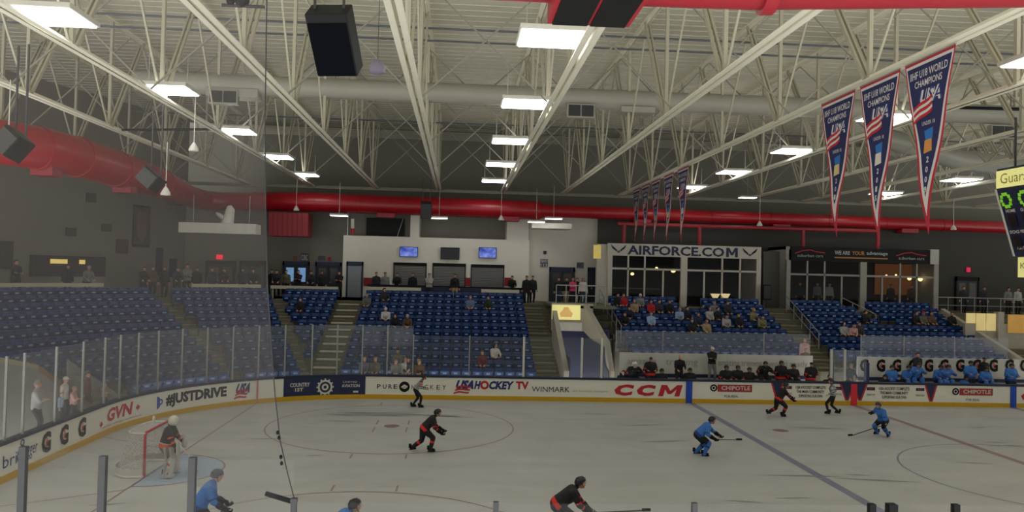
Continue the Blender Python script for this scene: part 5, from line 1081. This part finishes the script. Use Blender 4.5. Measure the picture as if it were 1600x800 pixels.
# on-ice bodies
body('chase',pel=(0,0,.80),lean=.72,hands=((.60,.05,.74),(.55,-.22,.70)),feet=((-.42,.12,.02),(.22,-.12,0)),toes=(.5,-.1),pad=1.48,style=P,vox=.02,tilt=-.15)
body('glide',pel=(-.05,0,.72),lean=.75,hands=((.70,.12,.68),(.42,-.30,.66)),feet=((-.10,.18,0),(.12,-.16,0)),toes=(.1,-.1),pad=1.48,style=P,vox=.02,tilt=-.1)
body('stride',pel=(0,0,.80),lean=.5,hands=((.72,.14,.82),(.62,-.16,.78)),feet=((-.45,.1,.08),(.15,-.12,0)),toes=(.3,0),pad=1.48,style=P,vox=.02,tilt=.0)
body('crouch_wide',pel=(0,0,.66),lean=.55,hands=((.42,.28,.50),(-.12,-.62,.80)),feet=((.10,.30,0),(.02,-.26,0)),toes=(.2,-.3),pad=1.48,style=P,vox=.02,tilt=-.05,twist=-.2)
body('crouch_near',pel=(-.1,0,.72),lean=.85,hands=((.62,.16,.56),(.58,-.2,.62)),feet=((-.28,.2,0),(.16,-.2,0)),pad=1.48,style=P,vox=.018,tilt=-.25)
body('upright_near',pel=(-.05,0,.80),lean=.5,hands=((.42,.18,.80),(.48,-.22,.78)),feet=((-.2,.2,0),(.16,-.2,0)),pad=1.48,style=P,vox=.018,tilt=.1)
body('goalie',pel=(0,0,.86),lean=.22,hands=((.38,.42,.78),(.42,-.38,.72)),feet=((.1,.30,0),(.1,-.30,0)),toes=(.3,-.3),pad=1.6,style=P,vox=.02,tilt=.1,elbow=(-.4,0,-1))
body('ref_lean',pel=(-.10,0,.86),lean=.62,hands=((.42,.15,.90),(.38,-.2,.88)),feet=((-.22,.1,0),(.12,-.12,0)),pad=1.06,style=style_ref,vox=.02,tilt=-.15)
body('ref_glide',pel=(0,0,.86),lean=.1,hands=((.15,.32,.95),(.15,-.32,.95)),feet=((.18,.06,0),(-.25,-.05,.06)),pad=1.06,style=style_ref,vox=.02,look=.4)
# clothes
def C(rgb): return M('cloth_%d_%d_%d'%rgb,rgb,.85)
cblack=C((22,22,25));cdark=C((38,40,46));cnavy=C((28,34,60));cwhite=C((205,200,194));cgrey=C((116,118,120));clgrey=C((160,160,158));cred=C((170,28,36));cmaroon=C((96,20,34));colive=C((92,92,74));ctan=C((150,130,100));cblue=C((140,164,196));cpink=C((206,70,120));cpinkp=C((196,150,146));jean=C((46,56,84));cbrown=C((90,66,50))
jblk=M('jersey_black',(24,24,28),.8);jblue=M('jersey_blue',(58,116,194),.8,0,.12,6);jbluem=M('jersey_blue_dark',(30,62,130),.8);stripr=M('stripe_redorange',(214,44,38),.75);pblk=M('pants_black',(22,22,26),.8);sockr=M('sock_black',(30,28,30),.8)
GLB=glove_mesh().mesh('glove',[blk],True)
BLK_={0:skin,1:jblk,2:pblk,3:blk,4:stripr,5:sockr}; BLU_={0:skin,1:jblue,2:pblk,3:blk,4:jbluem,5:jblue}
def civ(top,bot=cblack,sk=skin,shoe=blk): return {0:sk,1:top,2:bot,3:shoe}
# --- players on the ice --------------------------------------------------------
def stick(p0,p1,label,blade=(.25,0,0),tape=True,m=None):
    "hockey stick from the top hand p0 down to the heel p1 (world), blade direction"
    p0=Vector(p0);p1=Vector(p1);e=empty('hockey_stick',p1,label=label,cat='hockey stick'); MB().bar(p0-p1,(0,0,.02),.022,.03).obj('shaft',m or M('stick_shaft',(60,58,60),.4),e)
    b_=Vector(blade); MB().bar((0,0,.035),b_+Vector((0,0,.035)),.012,.07).obj('blade',blk,e); MB().bar(p0-p1,(p0-p1)*.93+Vector((0,0,.02*.07)),.03,.036).obj('grip_tape',white,e)
def hw(o,i): # world position of hand
    me,J=BODY[o['pose']]; bpy.context.view_layer.update(); return o.matrix_world@(J['hand%d'%i][0]+J['hand%d'%i][1]*.07)
def ice_player(key,px,py,rz,label,mats,scale,hm,loc=None,**k):
    p=loc or at(px,py,Z=0); o=person(key,(p[0],p[1],.02),rz,label,mats,(('helmet',hm),('visor',visor)),scale,'hockey player',gl=GLB,sk=True,**k); o['pose']=key; return o
visor=glass_mat('visor',(180,190,200),.1)
hblk=M('helmet_black',(20,20,24),.3);hnavy=M('helmet_navy',(24,34,70),.3);hwhite=M('helmet_white',(205,205,200),.35)
o=ice_player('chase',662,706,.05,'skater in black jersey with red hips pushing off inside the face-off circle',BLK_,.93,hblk)
o=ice_player('glide',1093,712,-.1,'skater in light blue jersey near the left blue line, bent forward facing right',BLU_,.93,hblk); a_=hw(o,0); q=at(1150,688,Z=.03); stick(hw(o,1),(q.x,q.y,.03),'stick reaching right from the blue skater near the blue line',(.22,0,0))
o=ice_player('stride',1216,651,.0,'skater in black jersey striding right beside the far boards',BLK_,.92,hblk)
o=ice_player('crouch_wide',1380,681,PI*1.16,'skater in light blue jersey crouching wide at the red centre line',BLU_,.92,hnavy); a_=hw(o,0); q=at(1332,681,Z=0.03); stick(a_+Vector((.12,0,.1)),(q.x,q.y,.03),'stick stretched left from the crouching blue skater',(-.2,-.05,0))
o=ice_player('upright_near',0,0,.1,'skater in blue jersey partly behind a near glass post at the lower left',BLU_,1.0,M('helmet_grey',(52,54,58),.3),loc=(-23.95,-6.2)); a_=hw(o,0); stick(a_+Vector((.1,0,.1)),a_+Vector((-.55,-.3,-.8)),'stick of the blue skater behind the near glass post',(-.2,0,0))
o=ice_player('crouch_near',0,0,.15,'skater in blue jersey cut by the bottom edge, bending to the right',BLU_,1.0,hblk,loc=(-21.0,-7.6)); a_=hw(o,0); stick(a_+Vector((-.3,0,.2)),a_+Vector((.5,-.2,-.52)),'stick of the blue skater cut by the bottom edge',(.2,0,0))
o=ice_player('crouch_near',0,0,-.05,'skater in black jersey cut by the bottom edge, leaning right with red hip stripe',BLK_,1.0,hblk,loc=(-16.25,-5.7)); a_=hw(o,0); q=at(1003,799,Y=a_.y); stick(hw(o,1),(q.x,q.y,max(q.z,.04)),'stick reaching right from the lowest black skater',(.2,0,0))
# goalie
gp=at(258,743,Z=0); o=person('goalie',(gp.x,gp.y,.02),.05,'goaltender in black jersey with big white leg pads in front of the net',{0:skin,1:jblk,2:M('goalie_pants',(120,114,106),.7),3:blk,4:M('stripe_orange',(216,80,40),.7),5:white},(('mask',white),),.98,'goaltender',sk=True); o['pose']='goalie'
padm=M('pad_white',(190,186,178),.6,0,.08,8); me,J=BODY['goalie']
for i,s in enumerate((1,-1)):
    m_=MB(); x=.16; y=s*.30
    m_.grid(lambda u,v:Vector((x+.11*math.cos((u-.5)*2.6)-.02*v+.10*math.sin(v*PI)*.6,y+.19*math.sin((u-.5)*2.6)-s*.14*v,.04+.80*v)),8,10).grid(lambda u,v:Vector((x-.14+.07*math.cos((u-.5)*2.6)-.02*v+.06*math.sin(v*PI),y+.19*math.sin((u-.5)*2.6)-s*.14*v,.04+.80*v)),8,10)
    m_.box((x-.06,y-.12,.02),(x+.14,y+.12,.10))
    for v in(.3,.5,.7): m_.bar((x+.09,y-.13-s*.14*v,.04+.8*v),(x+.09,y+.13-s*.14*v,.04+.8*v),.03)
    m_.obj('leg_pad',padm,o,smooth=True)
ha=J['hand0'][0]; MB().ell((ha.x+.05,ha.y+.03,ha.z-.03),(.08,.15,.16),12).tube([(ha.x,ha.y,ha.z+.1),(ha.x-.03,ha.y,ha.z+.2)],[.09,.07],10).obj('catch_glove',padm,o,smooth=True)
ha=J['hand1'][0]; MB().box((ha.x+.04,ha.y-.11,ha.z-.2),(ha.x+.09,ha.y+.11,ha.z+.18)).obj('blocker',padm,o,bevel=.02); g=hand_geo
m_=MB(); hand_geo(m_,ha,Vector((0,0,-1)),-1,(1,0,0),1.3,0,1.0); m_.obj('glove',blk,o)
a_=hw(o,1); e=empty('goalie_stick',(a_.x+.32,a_.y+.25,.02),label='wide pale goalie stick held in front of the goaltender',cat='hockey stick'); b_=Vector(e.location)
MB().bar(a_-b_+Vector((-.05,0,.25)),(0,0,.5),.03).bar((0,0,.55),(0.02,.02,.05),.09,.03).obj('shaft',white,e); MB().bar((0,0,.05),(.1,.36,.05),.02,.09).obj('blade',white,e)
# officials
st1=M('ref_grey',(176,178,176),.8);st5=M('ref_stripe',(84,86,90),.8)
REF={0:skin,1:st1,2:cblack,3:blk,4:M('armband_orange',(232,84,36),.7),5:st5}
o=person('ref_lean',(lambda p:(p.x,p.y,.02))(at(652,637,Z=0)),.1,'referee in grey striped shirt with orange armband by the far boards',REF,(('helmet',hblk),),.90,'referee',sk=True)
LIN=dict(REF); LIN[4]=st1
o=person('ref_glide',(lambda p:(p.x,p.y,.02))(at(1301,648,Z=0)),PI*.8,'linesman in striped shirt and black trousers gliding by the centre boards',LIN,(('helmet',hblk),),.93,'referee',sk=True)
# --- benches --------------------------------------------------------
def bench(px,py,key,label,mats,head,scale=.98,dz=0,Y=14.25,fl=.3,rz=FW,cat='hockey player',gl=None):
    me,J=BODY[key]; p=at(px,py,Y); hz=J['head'].z*scale; 
    z=p.z-hz-.02
    person(key,(at(px,py,Y-J['head'].x*scale if rz==FW else Y).x,Y,max(z,0.0) if z<fl+.5 else fl),rz,label,mats,head,scale,cat,gl=gl)
H=(('helmet',hblk),('cage',char))
CO={0:skin,1:cblack,2:cblack,3:blk,4:cblack,5:cblack}
bench(974,583,'bench_sit','dark-jacketed person half hidden at the left end of the black team bench',CO,('hair',HAIR))
bench(992,568,'bench_lean','backup goaltender in black jersey with white helmet and red cuffs on the bench',BLK_,(('helmet',hwhite),('cage',white)),1.05,gl=GLB)
bench(1017,561,'bench_stand','black bench player standing beside the white-helmeted one',BLK_,('cap',hblk))
bench(1034,579,'bench_sit','small dark bench player sitting left of the leaning coach',BLK_,H)
bench(1063,557,'stand_rail','bald man in black leaning on the boards at the bench',CO,None)
bench(1078,578,'bench_sit','black bench player seated beside the bald man',BLK_,H)
bench(1113,545,'stand_cross','standing man in white cap, black sweater and grey trousers on the bench',{0:skin,1:cblack,2:cgrey,3:blk},('cap',cwhite),Y=14.9,cat='person')
for i,(px,py) in enumerate(((1135,574),(1153,574),(1171,577),(1196,567),(1221,567),(1240,572),(1268,569))):
    bench(px,py,('bench_sit','bench_sit','bench_sit','bench_lean','bench_stand','bench_sit','bench_stand')[i],('first of three low seated black bench players','second of three low seated black bench players','third of three low seated black bench players','larger black bench player with red cuffs right of the three low ones','black bench player leaning with crest lit, second of the right four','black bench player third of the right four','dark capped bench player farthest right on the black bench')[i],BLK_,H if i<6 else ('cap',hblk),gl=GLB if i in(3,4) else None)
bench(1330,571,'stand_rail','person in dark jacket standing in the scorekeeper box',civ(cdark),('hair',HBLO),Y=14.4,cat='person')
bench(1296,594,'bench_sit','low person with red face shield at the divider post',CO,('hair',HBLK),Y=13.8,cat='person')
for i,(px,py,key,l) in enumerate(((1383,592,'bench_sit','low dark-haired player at the left end of the blue bench'),(1394,574,'bench_stand','blue bench player standing at the left end'),(1420,574,'bench_sit','blue bench player turned left beside the coach'),(1435,569,'bench_lean','blue bench player directly before the dark coach'),(1470,573,'bench_sit','blue bench player left of the close pair'),(1482,572,'bench_lean','blue bench player right of the close pair'),(1510,590,'bench_sit','low blue bench player leaning over the boards'),(1517,567,'bench_stand','blue bench player with pale face before a G mark'),(1541,576,'bench_sit','blue bench player in front of the second coach'),(1581,571,'bench_stand','blue bench player farthest right'),(1405,589,'bench_sit','low dark helmeted player second on the blue bench'))):
    bench(px,py,key,l,BLU_ if i not in(0,10) else BLK_,H)
bench(1434,554,'stand_cross','coach in dark suit standing behind the blue bench, left one',{0:skin,1:cdark,2:cblack,3:blk},('hair',HBLK),Y=15.0,cat='person')
bench(1538,561,'stand','coach in black standing behind the blue bench, right one',{0:skin,1:cblack,2:cblack,3:blk},('cap',hblk),Y=15.0,cat='person')
# --- spectators --------------------------------------------------------
def spec(px,py,key,label,top,head=('hair',HAIR),bot=cblack,sk=skin,sc=.97):
    me,J=BODY[key]; best=None
    for k in range(12):
        Y=rowY(k)+.42; p=at(px,py,Y); dz=abs(p.z-(rowZ(k)+J['head'].z*sc+0))
        if best is None or dz<best[0]: best=(dz,k,p)
    _,k,p=best; Y=rowY(k)+.42; person(key,(at(px,py,Y-.1).x,Y if 'sit' in key else Y-.3,rowZ(k)),FW,label,civ(top,bot,sk),head,sc)
cap=lambda m:('cap',m); lh=lambda m:('long_hair',m); bn=lambda m:('beanie',m)
SP=[(603,488,'sit_lean','spectator in white jacket leaning forward, left of a group of three in the middle stand',cwhite,cap(cwhite)),
(618,489,'sit_lean','spectator in black jacket in the middle of the three',cblack,lh(HBLK)),(637,491,'sit_lean','spectator in dark jacket with light cap, right of the three',cbrown,cap(clgrey)),
(735,464,'sit','spectator in grey-blue top alone near the top of the middle stand',C((96,112,140)),('hair',HGREY)),(763,464,'sit','spectator in dark green near the top right of the middle stand',C((36,48,40)),('hair',HAIR)),
(754,546,'sit','spectator in maroon top low in the middle stand',cmaroon,('hair',HAIR)),(773,545,'sit_turn','spectator in white jacket with black hair beside the maroon one',cwhite,lh(HBLK)),
(621,552,'sit','spectator in olive coat low in the middle stand behind the glass',colive,('hair',HAIR)),(638,556,'sit','spectator in dark navy coat beside the olive coat',cnavy,('hair',HBLK)),
(633,578,'sit','spectator in white top in the lowest row before the navy coat',cwhite,('hair',HBLO)),(619,577,'sit_lean','spectator in grey in the lowest row before the olive coat',cgrey,('hair',HGREY)),
(654,566,'sit','spectator in black in the second lowest row above the referee',cblack,('hair',HAIR)),(655,579,'sit_lean','spectator in brown in the lowest row above the referee',cbrown,lh(HBLO)),
(569,573,'sit','spectator in grey-mauve at the lower left of the middle stand',C((96,94,112)),('hair',HBLO)),(586,577,'sit','spectator in dark olive beside the grey-mauve one in the lowest row',colive,('hair',HBLO)),
(469,467,'sit','lone spectator in black in the wedge of seats',cblack,('hair',HAIR)),(600,457,'sit_turn','dark spectator at the top left of the middle stand by the ledge',cdark,('hair',HBLK)),
(573,458,'sit','spectator in grey-green at the top left corner of the middle stand',C((90,96,86)),('hair',HGREY)),
(966,465,'sit','spectator in black at the left end of the top row under the lettered suite',cblack,('hair',HBLK)),(975,460,'sit','spectator in red in the top row under the lettered suite',cred,('hair',HAIR)),
(992,468,'sit','spectator in tan with pale hair under the lettered suite',ctan,('hair',HGREY)),(1001,461,'sit','spectator in grey with white cap in the top row',cgrey,cap(cwhite)),
(1018,470,'sit','spectator in bright red two seats right of the white cap',cred,('hair',HBLK)),(1031,471,'sit','spectator in dark jacket with pale scarf right of the bright red one',cdark,('hair',HAIR)),
(1047,468,'sit','spectator in black with pale bag at the suite pillar',cblack,('hair',HAIR)),(982,483,'sit_lean','spectator in navy leaning forward with white cup',cnavy,('hair',HAIR)),
(975,495,'sit_lean','spectator in black lowest at the left edge under the lettered suite',cblack,('hair',HAIR)),(1018,493,'sit','wide spectator in pale blue shirt',cblue,('hair',HAIR)),
(1061,484,'sit_lean','spectator in light blue bending forward at the middle',cblue,('hair',HGREY)),(1073,483,'sit_turn','spectator in black with pink scarf beside the light blue one',cblack,('hair',HBLK)),
(1092,487,'sit','spectator in dark navy right of the pink scarf',cnavy,('hair',HAIR)),(1110,485,'sit','spectator in black and white right of the navy one',clgrey,lh(HBLK)),
(1121,486,'sit_turn','spectator in black beside the black and white one',cblack,('hair',HBLK)),(1105,499,'sit','spectator in tan jacket in the lower row',ctan,('hair',HAIR)),
(1134,499,'sit_lean','spectator in pale grey hooded top leaning left',clgrey,('hair',HAIR)),(1082,505,'sit','spectator in black with white shirt front, lowest row occupied',cblack,('hair',HAIR)),
(1155,489,'sit','spectator in black with light face right of the pale hooded top',cblack,('hair',HAIR)),(1177,488,'sit_turn','spectator in camouflage tan at the right of the row',C((120,112,80)),('hair',HBLO)),
(1190,491,'sit_lean','spectator in olive bending down at the right end of the row',C((120,118,80)),('hair',HBLK)),(1138,472,'sit','dark spectator in the top seats right of the lettered suite doors',cdark,('hair',HAIR)),
(1117,473,'sit','spectator in grey in the top seats before the suite lamps',cgrey,('hair',HGREY)),
(1320,503,'sit','spectator in pale grey under the black banded suite, left of three',clgrey,lh(HBLK)),(1332,506,'sit_lean','spectator in pale pink, middle of the three under the banded suite',cpinkp,('hair',HAIR)),(1344,504,'sit','spectator in dark olive, right of the three under the banded suite',C((48,52,46)),('hair',HAIR)),
(1352,486,'sit_turn','spectator in black beside the short sloping rail',cblack,('hair',HBLK)),(1431,494,'sit_turn','spectator in black jacket with white shirt, left of the right-hand trio',cblack,('hair',HAIR)),
(1444,493,'sit','spectator in olive with red cap, middle of the right-hand trio',colive,cap(cred)),(1457,494,'sit','spectator in dark brown, right of the right-hand trio',cbrown,('hair',HAIR)),
(1489,490,'sit','broad spectator in black at the right end of the stand',cblack,('hair',HAIR))]
for s in SP: spec(*s)
def stander(px,py,Y,key,label,top,head=('hair',HBLK),bot=cblack,floor=CZ,rz=FW,sc=.98,sk=skin):
    p=at(px,py,Y); person(key,(p.x,Y,floor),rz,label,civ(top,bot,sk),head,sc)
ST=[(425,430,26,'stand','dark figure nearest the netting edge on the concourse',cblack),(433,437,25.6,'stand_rail','second dark figure nearest the netting edge',cdark),(447,436,26.4,'stand','dark-coated person left of the bright doorway',colive),(466,432,26.2,'stand_cross','broad dark person in front of the bright doorway',cblack),(487,438,25.8,'stand_rail','person in dark top with white shirt right of the bright doorway',cdark),(503,434,27,'stand','dark person before the dark double doors',cdark),
(530,436,25.5,'stand_cross','person in black beside the grey door holding hands together',cblack),(588,432,26.2,'stand','person in dark grey behind the ledge, nearest the grey door',cdark),(602,430,26.2,'stand','person in grey behind the ledge left of the first shutter',cgrey),(621,427,26.2,'stand_rail','person in black with light sleeve before the first shutter',cblack),(645,431,26.2,'stand','person in black right of the first shutter centre',cblack),(671,431,25.2,'stand_cross','person in grey and white vest between two shutters',clgrey),
(711,428,25.2,'stand','person in black jacket and tan trousers before the middle shutter',cblack),(800,434,26,'stand_rail','person in black leaning beside the right shutter',cblack),(823,433,25.2,'stand','tall person in black at the top of the stairs',cblack),(832,445,26.2,'stand','dark person behind the tall one at the stairs',cdark)]
for s in ST:
    bot=ctan if s[0]==711 else cblack
    stander(*s,bot=bot)
fl=tp-.12
def plat(px,py,Y,key,label,top,bot,head=('hair',HBLK),sc=.95): 
    me,J=BODY[key]; p=at(px,py,Y); person(key,(p.x,Y,CZ),FW,label,civ(top,bot),head,p.z>0 and sc)
for a in ((873,440,24.6,'stand','person in black at the left of the railing above the tunnel',cblack,jean),(885,441,24.8,'stand','person in black and pale trousers above the tunnel',cblack,ctan),(895,441,24.6,'stand_cross','person in bright pink jacket above the tunnel',cpink,cblack,('hair',HBLO)),(902,438,24.8,'stand','person in black right of the pink jacket',cblack,cblack),(911,440,24.6,'stand','person in white and dark jeans above the tunnel, rightmost',cwhite,jean,lh(HAIR))): plat(*a)
LS=[(138,432,'stand_rail','capped person in grey leaning at the far left ledge',cgrey,cap(clgrey)),(105,426,'stand','dark person before the serving hatch',cblack,('hair',HBLK)),(26,420,'stand_cross','broad dark person at the far left edge',cdark,('hair',HBLK)),(225,434,'stand_rail','dark person leaning left of the corner stairs',cdark,('hair',HBLK)),(240,438,'stand','person in dark brown at the top of the corner stairs',cbrown,('hair',HAIR)),(257,422,'stand','dark person with pale face before the narrow navy signs',cblack,('hair',HBLK)),(276,430,'stand_rail','dark person right of the navy signs',cdark,('hair',HBLK)),(293,412,'stand_cross','large person in grey jacket before the wall corner',cgrey,('hair',HBLK)),(308,425,'stand','dark person behind the large grey-jacketed one',cdark,('hair',HBLK)),(332,428,'stand','dark person before the glazed double doors',cdark,('hair',HAIR)),(350,430,'stand_rail','second dark person before the glazed double doors',cblack,('hair',HBLK)),(378,430,'stand','dark person between the two sets of left doors',cdark,('hair',HBLK)),(395,432,'stand_rail','dark person leaning near the netting edge at left',cblack,('hair',HAIR))]
for i,(px,py,key,l,top,hd) in enumerate(LS):
    # stand behind the curved top row
    best=None
    for a in np.linspace(108,178,281):
        q=pol(21.6+(i%3)*.5,math.radians(a),CZ+1.55); x=proj(q)[0]
        if best is None or abs(x-px)<best[0]: best=(abs(x-px),q,a)
    q=best[1]; person(key,(q[0],q[1],CZ),math.radians(best[2])+PI,l,civ(top),hd,1.0 if i not in(7,2) else 1.1)
for px,py,l,tp_ in ((1257,530,'person in grey-pink coming down the stairs between the suites, upper one',cpinkp),(1259,545,'person in pink and green at the foot of the stairs between the suites',C((110,90,76)))):
    p=at(px,py,17.0 if py<540 else 16.2); person('stand',(p.x,p.y,p.z-1.6),FW,l,civ(tp_),('hair',HBLO),.95)
for px,py,Y,l,t in ((1575,455,25.6,'person in grey at the far right railing, left one',cgrey),(1590,458,25.6,'person in pale top at the far right railing',clgrey),(1537,457,25.6,'dark person at the far right railing',cdark),(1505,470,25.8,'dark person behind the guard rail before the far doorway',cdark)): stander(px,py,Y,'stand',l,t)
for px,Y,l,t in ((1250,27.6,'dark figure inside the black banded suite at left',cdark),(1277,27.8,'figure in grey inside the black banded suite',cgrey),(1296,27.4,'figure in pale shirt inside the black banded suite',clgrey),(1392,27.6,'figure in black with white paper inside the warm side of the suite',cblack),(1424,27.8,'figure in brown beside the warm lamps',cbrown),(1448,27.6,'dark figure at the right end of the banded suite',cdark)): p=at(px,440,Y); person('stand',(p.x,Y,CZ),FW,l,civ(t),('hair',HAIR),.98)
# people behind the left glass
for i,(px,py,l,t,hd) in enumerate(((56,590,'person in pale grey behind the left glass, nearest the first post',clgrey,('hair',HGREY)),(100,598,'person in white cap low behind the left glass',cwhite,cap(cwhite)),(115,612,'person in pink and grey behind the left glass',cpinkp,('hair',HBLO)),(135,590,'person in dark red behind the sloping parapet',cmaroon,('hair',HAIR)),(163,608,'person in tan behind the left glass near the boards',ctan,('hair',HBLO)),(95,622,'person in pale blue jacket behind the left glass',cblue,('hair',HBLO)))):
    best=None
    for a in np.linspace(143,215,300):
        q=pol(9.25+.4*(i%2),math.radians(min(a,180)),1.5)
        if a>180: q=(q[0],q[1]-(a-180)*.17,1.5)
        x=proj(q)[0]
        if best is None or abs(x-px)<best[0]: best=(abs(x-px),q,a)
    q=best[1]; z=at(px,py,q[1]).z; person('stand' if i%2 else 'stand_cross',(q[0],q[1],.55),math.radians(best[2])+PI,l,civ(t),hd,max(.6,min(1.0,(z-.55+.1)/1.62)))
